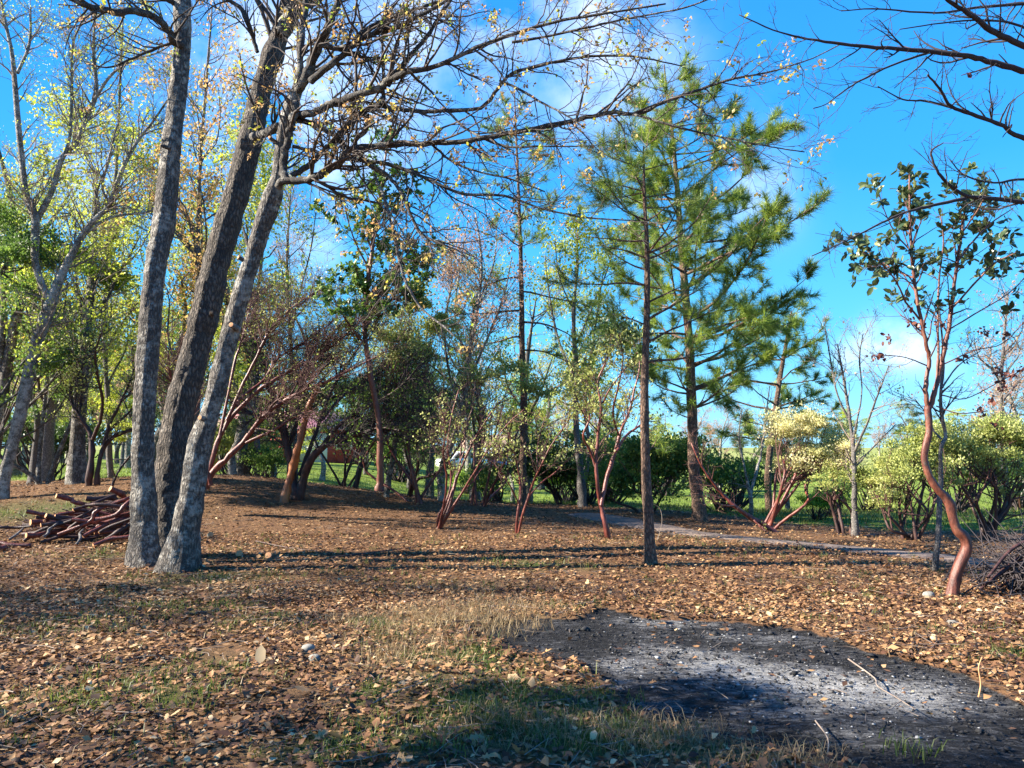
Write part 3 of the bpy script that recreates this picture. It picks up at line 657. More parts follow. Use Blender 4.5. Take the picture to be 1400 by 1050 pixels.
L([(400, 200, 6), (430, 207, 6), (467, 217, 6), (517, 222, 6), (557, 233, 6), (590, 247, 5), (633, 265, 5), (690, 268, 4), (740, 285, 3), (800, 297, 3), (870, 302, 2)], Yc, Yc - 1.2)
L([(400, 240, 10), (420, 228, 10), (440, 210, 10), (460, 190, 10), (480, 170, 10), (500, 152, 9), (515, 145, 8), (540, 148, 8), (570, 152, 7), (600, 152, 7), (655, 148, 6), (680, 122, 6), (700, 100, 5), (745, 88, 5), (790, 79, 4), (840, 76, 4), (880, 79, 3), (930, 90, 2)], Yc + .1, Yc - 1.0)
L([(525, 145, 8), (524, 128, 7), (524, 100, 5), (523, 60, 4), (523, 30, 3)], Yc - .3, Yc - .3)
L([(485, 208, 9), (487, 190, 8), (500, 178, 8), (503, 155, 9)], Yc - .2, Yc - .3)
L([(428, 85, 10), (440, 62, 10), (460, 67, 8), (480, 60, 8), (492, 48, 8), (520, 30, 7), (560, 15, 6), (600, 2, 5), (660, -20, 4)], Yc - .2, Yc - .6)
L([(425, 110, 12), (450, 90, 11), (470, 75, 10), (488, 58, 9), (512, 45, 8), (540, 38, 8), (575, 20, 7), (610, 0, 6), (640, -30, 4)], Yc - .2, Yc - .9)
L([(488, 208, 8), (505, 225, 8), (530, 240, 7), (548, 262, 6), (560, 290, 5), (575, 318, 5), (600, 332, 4), (625, 342, 3), (640, 352, 2)], Yc - .3, Yc - 1.0)
L([(512, 238, 4), (525, 270, 4), (538, 320, 4), (547, 360, 4), (556, 388, 4), (575, 420, 3), (605, 445, 3), (622, 460, 2)], Yc - .4, Yc - .9, mat='grey')
L([(590, 197, 4), (620, 222, 4), (655, 235, 3), (700, 245, 3), (745, 262, 2)], Yc - .5, Yc - 1)
L([(610, 150, 4), (640, 178, 4), (690, 200, 4), (735, 200, 3), (790, 200, 2)], Yc - .5, Yc - 1.2)
L([(700, 58, 5), (745, 50, 4), (800, 38, 4), (860, 25, 3), (930, 12, 3), (980, -5, 2)], Yc - .8, Yc - 1.3)
L([(683, 110, 4), (710, 122, 4), (740, 140, 4), (770, 155, 3), (800, 175, 2)], Yc - .8, Yc - 1.4)
L([(345, 350, 8), (338, 330, 7), (332, 310, 5)], YO - .45, YO - .4, keep=False)
M1P, M1R = stack(mains, 18)
rg = np.random.default_rng(42)
g1 = grow(rg, M1P, M1R, 8.0, .12, 1, 1.1, .75, (0, 0, .12), .30, 7, .55, .004)
g2 = grow(rg, *g1, 7.5, .15, 1, .48, .75, (0, 0, .08), .34, 5, .6, .0028)
g3 = grow(rg, *g2, 9.5, .2, 1, .20, .75, (0, 0, .1), .4, 4, .6, .0022)
tops = stack([(tA[0][-4:], tA[1][-4:]), (tB[0][-5:], tB[1][-5:])], 12)
h1 = grow(rg, *tops, 3.5, 0, 1, 2.2, .7, (0, 0, .3), .2, 8, .5, .01); h2 = grow(rg, *h1, 3, .2, 1, .9, .8, (0, 0, .1), .3, 5, .5, .004); h3 = grow(rg, *h2, 4, .2, 1, .35, .8, (0, 0, .1), .3, 4, .5, .003)
put(oak, 'twigs', MT['twig'], base, lambda b: (tubes(b, *g1, 4), tubes(b, *g2, 3), tubes(b, *g3, 3), tubes(b, *h1, 5), tubes(b, *h2, 3), tubes(b, *h3, 3)), 'stuff')
put(oak, 'leaves', MT['lf_tan'], base, lambda b: leaf_at_tips(rg, b, g3[0][rg.random(len(g3[0])) < .12], 8, .022, .048, 'diamond', .2, hang=.6), 'stuff', smooth=False)
put(oak, 'leaves', MT['lf_oak'], base, lambda b: (leaf_at_tips(rg, b, g3[0][(rg.random(len(g3[0])) < .07)], 4, .02, .055, 'curl', .3), leaf_at_tips(rg, b, h3[0], 5, .04, .06, 'diamond')), 'stuff', smooth=False)
# sawn stubs with pale faces, cut through the bark of the oak
def stub(root, bs, u, v, Y, r_, ln, dirn, mat='oak'):
    r = r_ * .72; p = P(u, v, Y); d = norm(np.array(dirn, float)); q = np.array([p - d * ln, p, p + d * ln * .4])
    o = put(root, 'branch_stub', MT[mat], bs, lambda b: tubes(b, q[None], np.array([[r * 1.35, r * 1.15, r]]), 10))
    fb = Buf(); a = np.arange(12) * math.pi / 6; x = norm(np.cross(d, [0, 0, 1.])); y = np.cross(d, x); c = q[-1] + d * (r * .3 + .003)
    ring = c + (x[None] * np.cos(a)[:, None] + y[None] * np.sin(a)[:, None]) * r * .92
    fb.add(np.vstack([ring, c + d * .004]), [np.array([[k, (k + 1) % 12, 12] for k in range(12)])])
    f = fb.obj('cut_face', MT['cut'], parent=o, off=bs); f.location = (0, 0, 0)
stub(oak, base, 277, 572, YO - .58, .042, .12, (-.25, -1, .15)); stub(oak, base, 319, 446, YO - .62, .045, .12, (-.15, -1, .2)); stub(oak, base, 330, 354, YO - .5, .036, .1, (-.6, -.7, .3))
stub(oak, base, 289, 428, YO + .75, .035, .1, (.3, -1, .1), 'oakdark'); stub(oak, base, 224, 200, YO + .2, .035, .1, (-.9, -.5, .2)); stub(oak, base, 371, 190, YO - .6, .03, .1, (-.3, -1, .1))

# ---- oak outside the right edge whose bare limbs reach over the picture
YR = 7.2; bR = XY(1640, YR); rt = empty('overhanging_oak', bR, 'bare dark oak beyond the right edge, its leafless limbs reaching into the sky', 'tree'); mains = []
pt = resample(np.array([bR + [0, 0, -.2], bR + [.05, .1, 1.5], bR + [-.1, .1, 3.0], bR + [.1, 0, 4.6], bR + [0, .1, 6.5], bR + [.3, .2, 9]]), np.array([.26, .22, .19, .17, .13, .04]), 30)
put(rt, 'trunk', MT['oak'], bR, lambda b: trunk_mesh(b, pt[0], pt[1], .08, 20))
for pts, y1 in [([(1640, 170, 26), (1560, 130, 20), (1470, 100, 15), (1400, 96, 12), (1350, 82, 11), (1320, 76, 10), (1270, 70, 9), (1200, 65, 7), (1150, 60, 6), (1100, 52, 4), (1060, 42, 3), (1010, 20, 2)], 6.6),
                ([(1275, 70, 5), (1230, 85, 4), (1190, 103, 4), (1160, 120, 3), (1130, 142, 2), (1112, 148, 2)], 6.5),
                ([(1640, 190, 22), (1500, 110, 15), (1400, 62, 12), (1360, 45, 11), (1330, 22, 9), (1300, 3, 8), (1270, -20, 5)], 6.2),
                ([(1640, 330, 20), (1500, 225, 13), (1400, 190, 9), (1370, 172, 8), (1330, 157, 7), (1300, 145, 6), (1285, 122, 5), (1268, 102, 4)], 6.4),
                ([(1302, 147, 5), (1265, 138, 4), (1235, 136, 3), (1200, 118, 2)], 6.3),
                ([(1640, 380, 18), (1500, 300, 11), (1400, 277, 8), (1350, 271, 8), (1322, 268, 7), (1300, 255, 6), (1282, 235, 5), (1273, 208, 4), (1290, 195, 2)], 6.6),
                ([(1325, 270, 7), (1280, 280, 6), (1240, 290, 5), (1205, 305, 4), (1160, 328, 3), (1110, 350, 2)], 6.4),
                ([(1640, 60, 16), (1500, 10, 10), (1420, 5, 7), (1340, 10, 5), (1280, 18, 4), (1200, 12, 3), (1150, 15, 2)], 6.4),
                ([(1640, 420, 14), (1500, 250, 8), (1400, 245, 5), (1360, 250, 4), (1320, 240, 3), (1300, 220, 2)], 6.1),
                ([(1500, 100, 9), (1400, 38, 5), (1350, 28, 4), (1300, 30, 3), (1230, 40, 2)], 6.2)]:
    L(pts, YR, y1, mat='twigdark', root=rt, bs=bR, wob=.03)
MP, MR = stack(mains, 18); rg = np.random.default_rng(8)
g1 = grow(rg, MP, MR, 6.5, .25, 1, .55, .75, (-.1, 0, .25), .3, 6, .5, .003); g2 = grow(rg, *g1, 9, .12, 1, .22, .75, (0, 0, .12), .35, 5, .6, .002); g3 = grow(rg, *g2, 10, .2, 1, .075, .8, (0, 0, .1), .35, 3, .7, .0016)
put(rt, 'twigs', MT['twigdark'], bR, lambda b: (tubes(b, *g1, 4), tubes(b, *g2, 3), tubes(b, *g3, 3)), 'stuff')
q = P(1328, 107, 6.5); put(rt, 'leaf', MT['lf_dead'], bR, lambda b: leaves(b, np.array([q, q]), np.array([[-.5, 0, .8], [-.3, .2, .9]]), np.array([[0, -1, .2], [.5, -1, 0]]), np.array([.07, .06]), 'curl'), label='one dry leaf on a twig')

# ---- far-left pale oaks
def oak_from(name, label, cat, limbs, Yb, seed, mat='oakpale', leafmat='lf_yg', tw='twigpale', dens=(2.2, 3.4, 5), lens=(1.2, .55, .25), lp=.8, nl=4, ls=.05, group=None, grow_from=.3, sp=.05, kk=None):
    bs = G(limbs[0][0][0], limbs[0][0][1]) if Yb is None else np.array([*P(limbs[0][0][0], 600, Yb)[:2], 0]); bs[2] = height(bs[0], bs[1])
    root = empty(name, bs, label, cat, group); Y0 = bs[1]; pa = []
    for k, (pts) in enumerate(limbs):
        dy = 0 if k == 0 else ((k * 37 % 11) / 11 - .5) * .12 * Y0 * .6
        if k == 0: pa.append(trunk(root, bs, pts, Y0, Y0, mat, 18, .35, .05, step=.10, seed=seed, wsc=.74))
        else:
            pth = limb([(a_, b_, c_ * .78) for a_, b_, c_ in pts], Y0, Y0 + dy, .03, k); q, r = resample(*pth, 24); put(root, 'limb', MT[mat], bs, lambda b: tubes(b, q[None], r[None], 8)); pa.append(pth)
    MP, MR = stack(pa, 16); rg = np.random.default_rng(seed); dens = (dens[0] * 2.2, dens[1] * 1.8, dens[2] * 1.7)
    g1 = grow(rg, MP, MR, dens[0], grow_from, 1, lens[0], .7, (0, 0, .25), .25, 6, .5, .006); g2 = grow(rg, *g1, dens[1], .2, 1, lens[1], .75, (0, 0, .1), .3, 5, .55, .004); g3 = grow(rg, *g2, dens[2], .2, 1, lens[2], .8, (0, 0, .1), .35, 3, .6, .003)
    put(root, 'twigs', MT[tw], bs, lambda b: (tubes(b, *g1, 4), tubes(b, *g2, 3), tubes(b, *g3, 3)), 'stuff')
    if lp: put(root, 'leaves', MT[leafmat], bs, lambda b: leaf_at_tips(rg, b, g3[0][rg.random(len(g3[0])) < lp], nl, sp, ls, 'diamond'), 'stuff', smooth=False)
    return root
oak_from('oak_tree', 'pale leaning oak at the left edge, its trunk bending up into bare yellowish branches', 'tree',
   [[(2, 682, 24), (6, 650, 22), (18, 605, 21), (28, 565, 21), (38, 520, 21), (50, 470, 22), (66, 425, 22), (78, 390, 17), (92, 360, 13), (115, 318, 12), (135, 295, 10), (150, 278, 9), (170, 225, 8), (190, 190, 6), (210, 165, 4), (240, 120, 3)],
    [(70, 415, 12), (58, 390, 12), (48, 360, 12), (48, 330, 14), (48, 295, 14), (36, 268, 11), (30, 220, 10), (24, 160, 10), (20, 110, 9), (16, 70, 7), (5, 20, 5), (-5, -40, 3)],
    [(50, 300, 11), (62, 280, 11), (75, 250, 10), (85, 215, 9), (105, 195, 9), (115, 170, 8), (128, 140, 8), (132, 120, 7), (128, 70, 6), (130, 20, 4)],
    [(130, 135, 6), (150, 105, 5), (175, 85, 4), (215, 72, 3), (235, 60, 2)], [(75, 240, 6), (95, 190, 5), (98, 130, 5), (100, 60, 4), (118, 20, 3)], [(24, 100, 6), (40, 60, 5), (42, 10, 4)],
    [(150, 280, 5), (140, 255, 5), (148, 220, 4), (160, 170, 4)], [(110, 325, 5), (150, 298, 4), (200, 290, 4), (215, 280, 3)]], None, 51, dens=(3.8, 5, 7), lens=(1.3, .6, .26), lp=.55, nl=3, ls=.045)
oak_from('oak_tree', 'dark upright oak cut by the left edge of the picture behind the leaning one', 'tree',
   [[(-10, 668, 22), (-8, 620, 20), (2, 560, 19), (8, 510, 18), (18, 455, 17), (30, 400, 15), (32, 350, 12), (20, 290, 10), (5, 230, 8), (-15, 160, 6)], [(4, 540, 10), (2, 480, 12), (5, 420, 12), (3, 370, 10), (-10, 320, 8)]], None, 52, mat='oak', lp=.4, dens=(2.6, 4, 5))
rootm = oak_from('manzanita', 'red-barked manzanita reaching in from the left edge across the leaning oak', 'shrub',
   [[(-60, 640, 12), (-30, 570, 11), (0, 510, 10), (20, 478, 9), (35, 455, 8), (50, 435, 6), (80, 425, 4), (110, 415, 2)], [(10, 495, 5), (25, 450, 5), (45, 430, 4), (75, 400, 3)], [(0, 445, 4), (20, 440, 4), (45, 432, 3)]], None, 53, mat='manz', leafmat='lf_manz', tw='twigred', dens=(3, 5, 5), lens=(.8, .4, .2), lp=.4, nl=4, ls=.035)
# ---------------------------------------------------------------- pines
def pine(name, label, tr, whorls, seed, mat='pine', Yb=None, dens=3.2, tuft=50, nl=.17, tl=1.0, cat='tree', nw=.0028, thin=1.0, wsc=.6):
    """tr: trunk as pixel limb; whorls: (v, list of (azimuth, length in m, rise)) or 'auto' spec"""
    bs = G(tr[0][0], tr[0][1]) if Yb is None else np.array([*P(tr[0][0], 650, Yb)[:2], 0.0]); bs[2] = height(bs[0], bs[1])
    root = empty(name, bs, label, cat); Y0 = bs[1]; pa = trunk(root, bs, tr, Y0, Y0, mat, 20, .3, .05, step=.07, seed=seed, wsc=wsc)
    rg = np.random.default_rng(seed); q, r = resample(pa[0], pa[1], 200); BP, BR = [], []
    for (v, az, ln, rise, droop) in whorls:
        k = int(np.argmin(np.abs(np.array([525 - (math.tan(math.atan2(p[2] - EYE, p[1]) - PITCH)) * F for p in q]) - v)))
        s = q[k]; K = 9; a = math.radians(az); d = np.array([math.cos(a), math.sin(a), rise]); d = d / np.linalg.norm(d); pts = [s]
        for j in range(1, K): 
            d = d + np.array([0, 0, droop / K]) + rg.normal(size=3) * .09; d = d / np.linalg.norm(d); pts.append(pts[-1] + d * ln / (K - 1))
        BP.append(pts); BR.append(np.linspace(max(.006, min(r[k] * .5, .009 + .011 * ln)), .005, K))
    BP = np.array(BP); BR = np.array(BR)
    for k in range(len(BP)): put(root, 'branch', MT[mat], bs, lambda b: tubes(b, BP[k:k + 1], BR[k:k + 1], 6))
    s1 = grow(rg, BP, BR, dens * 2.3, .30, 1, .62, .7, (0, 0, .35), .2, 6, .6, .004, shrink=.5); s2 = grow(rg, *s1, dens * 2.0, .3, 1, .3, .7, (0, 0, .4), .2, 4, .6, .003)
    put(root, 'twigs', MT['twigpale'], bs, lambda b: (tubes(b, *s1, 4), tubes(b, *s2, 3)), 'stuff')
    tips = []; dirs = []
    for (pp, fr) in ((BP, (8, )), (s1[0], (5, 3)), (s2[0], (3, ))):
        for f in fr: 
            if len(pp): tips.append(pp[:, f]); dirs.append(norm(pp[:, f] - pp[:, f - 1]))
    tips = np.concatenate(tips); dirs = np.concatenate(dirs); k = rg.random(len(tips)) < thin; tips, dirs = tips[k], dirs[k]
    put(root, 'needles', MT['needle'], bs, lambda b: needle_tufts(rg, b, tips, norm(dirs + [0, 0, .2]), tuft, nl * tl, nw), 'stuff', smooth=False)
    return root
def auto_whorls(seed, vs, lens, n=4, rise=.25, droop=.3, bias=None):
    rg = np.random.default_rng(seed); out = []
    for v, ln in zip(vs, lens):
        a0 = rg.uniform(0, 360)
        for j in range(n):
            a = a0 + j * 360 / n + rg.uniform(-25, 25); l = ln * rg.uniform(.7, 1.15)
            if bias is not None: l *= 1 + bias * math.cos(math.radians(a))
            out.append((v + rg.uniform(-7, 7), a, l, rise + rg.normal(0, .12), droop))
    return out
w = [(468, 10, 1.1, .3, .1), (495, -8, 1.15, .1, .2), (413, 20, .75, .45, .2), (438, -15, 1.0, .5, .4), (346, -10, 1.3, .35, .3), (285, 12, .9, .1, .3), (330, 170, .9, .0, .4), (390, 188, 1.2, .0, .2),
     (370, 150, .7, .3, .3), (445, 170, .55, .4, .3), (300, 200, 1.0, .1, .2), (260, 160, .9, .2, .2), (232, 15, .95, .25, .4), (232, 190, .8, .3, .3), (250, 100, .8, .3, .3), (215, 60, .5, .6, .3), (212, 220, .5, .6, .3), (205, 0, .4, .7, .2), (620, 30, .35, .3, .2)]
w += auto_whorls(3, [270, 310, 350], [.8, .9, .9], 3)
pine('pine_tree', 'slender young pine with a straight bare brown trunk, nearest the middle of the picture', [(890, 772, 30), (888, 745, 25), (886, 700, 23), (883, 640, 21), (881, 560, 19), (882, 500, 17), (884, 440, 15), (885, 380, 13), (884, 320, 10), (881, 270, 8), (880, 200, 4)], w, 61, tuft=40, dens=3.2, nl=.16, nw=.0028, thin=.9)
vs = [120, 150, 180, 210, 240, 270, 300, 335, 370, 400, 430, 465, 500, 535, 565]
ls = [.7, 1.0, 1.3, 1.7, 2.0, 2.3, 2.5, 2.7, 2.9, 3.0, 3.0, 2.9, 2.6, 2.1, 1.3]
pine('pine_tree', 'tall full pine with a broad bushy crown, right of the slender pine', [(957, 712, 38), (955, 690, 33), (949, 640, 29), (946, 560, 26), (943, 480, 23), (937, 400, 20), (931, 330, 17), (926, 260, 13), (920, 190, 9), (912, 130, 6), (908, 88, 3)],
     auto_whorls(5, vs, ls, 5, .22, .35, .25), 62, tuft=48, nl=.25, dens=2.6, nw=.0055, thin=.95, wsc=.52)
vs = [455, 490, 525, 560, 595]; pine('pine_tree', 'shorter blue-green pine behind the right side of the tall pine', [(1052, 708, 16), (1050, 650, 15), (1056, 590, 13), (1066, 520, 10), (1078, 450, 6), (1082, 425, 2)], auto_whorls(8, [432] + vs, [.6, 1.1, 1.7, 2.1, 2.2, 2.0], 5, .15, .3), 63, Yb=23, tuft=32, nl=.25, dens=2.2, nw=.007, thin=.95)
vs = [150, 180, 210, 240, 270, 300, 335]; w = auto_whorls(9, vs, [.5, .9, 1.1, 1.3, 1.3, 1.3, 1.0], 4, .2, .3)
w += [(v_, a_, l_, -.05, -.2) for v_, a_, l_ in [(380, 180, 1.8), (400, 5, 1.9), (425, 200, 2.2), (440, -20, 2.0), (460, 170, 1.7), (480, 10, 1.5), (500, 190, 1.4)]]
pine('pine_tree', 'thin tall pine with bare drooping lower branches, left of the middle', [(714, 694, 18), (715, 640, 16), (716, 560, 15), (714, 480, 13), (713, 400, 11), (711, 320, 9), (708, 240, 6), (705, 170, 4), (703, 120, 2)], w, 64, Yb=20, mat='pine', tuft=36, nl=.22, dens=2.2, nw=.0055, thin=.8)

# ---------------------------------------------------------------- madrones
def rosettes(rg, c, d, n, size, lay=1.0):
    """leaf centres and directions of madrone rosettes at the shoot ends"""
    N = len(c); idx = np.repeat(np.arange(N), n); a = rg.uniform(0, 6.28, len(idx)); u = norm(np.cross(d, rg.normal(size=d.shape)))[idx]; w_ = np.cross(d[idx], u)
    out_ = u * np.cos(a)[:, None] + w_ * np.sin(a)[:, None]; t = rg.uniform(.1, 1, len(idx))[:, None]
    dd = norm(out_ * lay + d[idx] * t * .9 + rg.normal(size=out_.shape) * .15); return c[idx] - d[idx] * (1 - t) * size * .7, dd, norm(d[idx] + rg.normal(size=dd.shape) * .25), idx
bs = G(1302, 815); YM = bs[1]
mad = empty('madrone_tree', bs, 'twisted red-barked madrone with big dark leaves at the right, kinked near its foot', 'tree')
trM = trunk(mad, bs, [(1302, 816, 26), (1304, 800, 22), (1309, 780, 20), (1317, 762, 20), (1322, 748, 21), (1318, 734, 20), (1308, 724, 19), (1302, 705, 17), (1299, 690, 19), (1292, 679, 17), (1281, 668, 15), (1270, 650, 14), (1264, 630, 13), (1265, 612, 13), (1270, 592, 13), (1270, 575, 14), (1268, 555, 13)], YM, YM, 'madtwist', 22, .45, .10, step=.035, seed=4, wsc=.66)
mains = []
for pts, y1 in [([(1269, 562, 10), (1265, 530, 9), (1270, 495, 8), (1266, 470, 8), (1258, 430, 7), (1251, 390, 7), (1246, 340, 6), (1244, 290, 5), (1243, 238, 3)], YM - .1),
                ([(1270, 562, 11), (1278, 535, 10), (1286, 500, 9), (1294, 465, 8), (1300, 430, 8), (1305, 390, 7), (1310, 350, 6), (1316, 310, 5), (1322, 262, 3)], YM + .2),
                ([(1280, 530, 5), (1283, 480, 5), (1282, 430, 4), (1284, 380, 4), (1290, 330, 3), (1285, 290, 2)], YM + .4),
                ([(1260, 440, 4), (1240, 415, 4), (1225, 385, 3), (1205, 360, 3), (1180, 345, 2)], YM - .5), ([(1250, 380, 4), (1225, 370, 3), (1195, 350, 3), (1165, 325, 2)], YM + .5),
                ([(1247, 345, 3), (1225, 320, 3), (1210, 290, 2), (1200, 260, 2)], YM - .3), ([(1303, 420, 4), (1330, 390, 4), (1360, 360, 3), (1390, 345, 2)], YM - .4),
                ([(1308, 360, 4), (1330, 330, 4), (1355, 305, 3), (1385, 285, 2)], YM + .5), ([(1298, 450, 3), (1340, 425, 3), (1380, 400, 2), (1410, 370, 2)], YM + .3),
                ([(1314, 320, 3), (1335, 290, 3), (1350, 262, 2)], YM - .3), ([(1262, 455, 3), (1245, 440, 2), (1230, 430, 2)], YM), ([(1285, 500, 3), (1330, 480, 2), (1370, 470, 2), (1400, 440, 2)], YM - .2),
                ([(1268, 500, 3), (1235, 488, 2), (1195, 485, 1.6)], YM - .1), ([(1288, 540, 3), (1320, 545, 2), (1370, 520, 2), (1400, 505, 1.6)], YM + .1), ([(1280, 555, 3), (1310, 565, 2), (1350, 562, 2)], YM - .1)]:
    L([(a_, b_, c_ * .68) for a_, b_, c_ in pts], YM, y1, mat='madrone', root=mad, bs=bs, wob=.02, sides=8)
MP, MR = stack(mains, 16); rg = np.random.default_rng(15)
g1 = grow(rg, MP, MR, 11, .25, 1, .62, .8, (0, 0, .3), .3, 5, .5, .0028); g2 = grow(rg, *g1, 8, .2, 1, .16, .8, (0, 0, .3), .3, 4, .6, .002)
put(mad, 'twigs', MT['twigred'], bs, lambda b: (tubes(b, *g1, 4), tubes(b, *g2, 3)), 'stuff')
tp = np.concatenate([g1[0][:, -1], MP[:, -1], g2[0][:, -1]]); td = norm(np.concatenate([g1[0][:, -1] - g1[0][:, -2], MP[:, -1] - MP[:, -2], g2[0][:, -1] - g2[0][:, -2]]))
vt = 525 - F * np.tan(np.arctan2(tp[:, 2] - EYE, tp[:, 1]) - PITCH)
keep = (vt < 425) & (rg.random(len(tp)) < np.interp(vt, [230, 300, 380, 415], [.95, .8, .55, .3])); c, d = tp[keep], td[keep]
lc, ld, lu, li = rosettes(rg, c, d, 6, .09)
sz = .098 * rg.uniform(.6, 1.2, len(lc)); order = np.argsort(-sz); big = order[:290]; rest = order[290:]
MLM = []
for k in range(6):
    b_ = Buf(); leaves(b_, np.zeros((1, 3)), np.array([[0, 1., 0]]), np.array([[0, 0, 1.]]), .09, 'oval', np.array([.12 + .15 * k])); MLM.append(b_.mesh('leaf', MT['lf_mad'], smooth=False))
from mathutils import Matrix
for k in big:
    o = bpy.data.objects.new('leaf', MLM[rg.integers(6)]); COL.objects.link(o); o.parent = mad
    y_ = Vector(ld[k]); x_ = y_.cross(Vector(lu[k])).normalized(); z_ = x_.cross(y_)
    m_ = Matrix((x_, y_, z_)).transposed().to_4x4(); m_.translation = Vector(lc[k] - bs); s_ = sz[k] / .09; o.matrix_local = m_ @ Matrix.Diagonal((s_, s_, s_, 1))
put(mad, 'leaves', MT['lf_mad'], bs, lambda b: leaves(b, lc[rest], ld[rest], lu[rest], sz[rest], 'oval'), 'stuff', smooth=False)
dc = np.array([P(u, v, YM + y) for u, v, y in [(1247, 438, 0), (1255, 445, 0), (1195, 487, -.1), (1212, 462, .1), (1345, 455, .2), (1365, 508, 0), (1372, 528, 0), (1340, 560, .1), (1355, 545, 0), (1360, 580, 0), (1382, 512, -.2), (1315, 490, 0), (1400, 505, 0), (1203, 486, -.1), (1243, 420, .1), (1290, 440, .2), (1375, 455, .1)]])
def dead(b):
    for c_ in dc:
        m = 13; leaves(b, c_ + rg.normal(size=(m, 3)) * .028, rg.normal(size=(m, 3)) + [0, 0, -.8], rg.normal(size=(m, 3)), .055 * rg.uniform(.7, 1.2, m), 'curl')
put(mad, 'dead_leaves', MT['lf_dead'], bs, dead, 'stuff', 'hanging clusters of dry dark red leaves', smooth=False)
def simple_tree(name, label, cat, limbs, seed, mat='grey', Y=None, leafmat='lf_yg', tw='twig', dens=(2.5, 4, 5), lens=(.9, .45, .2), lp=.5, nl=4, ls=.045, gf=.35, flare=.3, ddep=.12, trop=.25, sides=12, auto=None, wsc=.62, sp=.04, shape='diamond', group=None, curl=.25, wob=.04, tmats=None):
    bs = G(limbs[0][0][0], limbs[0][0][1]) if Y is None else np.array([*P(limbs[0][0][0], 650, Y)[:2], 0.0]); bs[2] = height(bs[0], bs[1])
    root = empty(name, bs, label, cat, group); Y0 = bs[1]; rg = np.random.default_rng(seed); pa = []
    for k, pts in enumerate(limbs):
        dy = 0 if k == 0 else rg.uniform(-1, 1) * ddep * Y0; ground_start = pts[0][1] > limbs[0][0][1] - 14
        nm = 'trunk' if k == 0 or ground_start else 'limb'
        pts = [(a_, b_, c_ * wsc) for a_, b_, c_ in pts]; pts[-1] = (*pts[-1][:2], min(pts[-1][2], 1.6))
        pth = limb(pts, Y0 + (0 if k == 0 or not ground_start else dy * .05), Y0 + dy, wob, k + seed); pth = sink(pth) if ground_start else pth; q, r = resample(*pth, max(16, 3 * len(pts)))
        if ground_start: r = r * (1 + flare * .5 * np.exp(-np.arange(len(r)) / 1.5))
        q = q + rg.normal(size=q.shape) * (r[:, None] * .12); r = r * (1 + .10 * rg.normal(size=len(r)))
        put(root, nm, MT[(tmats or {}).get(k, mat)], bs, lambda b: tubes(b, q[None], r[None], sides)); pa.append((q, r))
    if auto:
        A = grow(rg, *stack(pa[:1], 16), auto[0], auto[2], 1, auto[1], auto[3] if len(auto) > 3 else .6, (0, 0, .5), .3, 10, .55, .006, shrink=.35)
        for k in range(len(A[0])):
            put(root, 'limb', MT[mat], bs, lambda b: tubes(b, A[0][k:k + 1], A[1][k:k + 1], 6)); pa.append((A[0][k], A[1][k]))
    MP, MR = stack(pa, 16)
    dm = 1.0 if dens[0] > 7 else 1.6; dens = (dens[0] * 1.7 * dm, dens[1] * 1.5 * dm, dens[2] * 1.4 * dm)
    g1 = grow(rg, MP, MR, dens[0], gf, 1, lens[0], .7, (0, 0, trop), curl, 6, .5, .005); g2 = grow(rg, *g1, dens[1], .2, 1, lens[1], .75, (0, 0, trop * .5), curl, 5, .55, .0035); g3 = grow(rg, *g2, dens[2], .2, 1, lens[2], .8, (0, 0, .1), curl, 3, .6, .0028)
    put(root, 'twigs', MT[tw], bs, lambda b: (tubes(b, *g1, 4), tubes(b, *g2, 3), tubes(b, *g3, 3)), 'stuff')
    if lp: put(root, 'leaves', MT[leafmat], bs, lambda b: leaf_at_tips(rg, b, g3[0][rg.random(len(g3[0])) < lp], nl, sp, ls, shape), 'stuff', smooth=False)
    root['_'] = 0; del root['_']
    return root, bs, rg, (MP, MR), g1, g2, g3
simple_tree('sapling', 'thin grey sapling standing just left of the twisted madrone', 'tree', [[(1279, 783, 14), (1281, 750, 13), (1284, 700, 11), (1286, 650, 9), (1286, 615, 8), (1293, 595, 8), (1288, 570, 7), (1286, 540, 7), (1290, 500, 5), (1288, 460, 4), (1282, 400, 3)],
   [(1287, 600, 5), (1276, 588, 4), (1270, 570, 3), (1250, 545, 2)], [(1288, 530, 4), (1310, 500, 3), (1340, 480, 2)]], 71, 'grey', dens=(3.5, 5, 5), lens=(.6, .3, .14), lp=.05, gf=.55)
# centre madrone with green glossy leaves high up
r_, bs, rg, mp, g1, g2, g3 = simple_tree('madrone_tree', 'tall orange-barked madrone with glossy green leaves rising left of the middle', 'tree',
   [[(519, 656, 16), (520, 620, 15), (517, 570, 14), (508, 520, 13), (500, 470, 12), (499, 425, 12), (504, 380, 11), (510, 335, 10), (517, 290, 8), (524, 240, 6), (532, 175, 3)], [(503, 430, 8), (520, 400, 7), (538, 370, 6), (555, 350, 5), (575, 320, 3)], [(506, 370, 5), (490, 340, 4), (478, 310, 3), (470, 275, 2)],
    [(512, 320, 5), (535, 290, 4), (560, 260, 3)], [(500, 450, 8), (515, 425, 7), (535, 410, 6), (565, 395, 4)], [(498, 470, 6), (475, 440, 5), (455, 405, 3)]], 72, 'madrone', Y=16.5, tw='twigred', dens=(3.6, 3.6, 0), lens=(1.0, .42, .2), lp=0, gf=.42, wsc=.6)
tp = np.concatenate([g1[0][:, -1], g2[0][:, -1], g2[0][:, 2]]); td = norm(np.concatenate([g1[0][:, -1] - g1[0][:, -2], g2[0][:, -1] - g2[0][:, -2], g2[0][:, 2] - g2[0][:, 1]]))
k_ = tp[:, 2] > P(500, 470, 16.5)[2]; lc, ld, lu, li = rosettes(rg, tp[k_], td[k_], 8, .1)
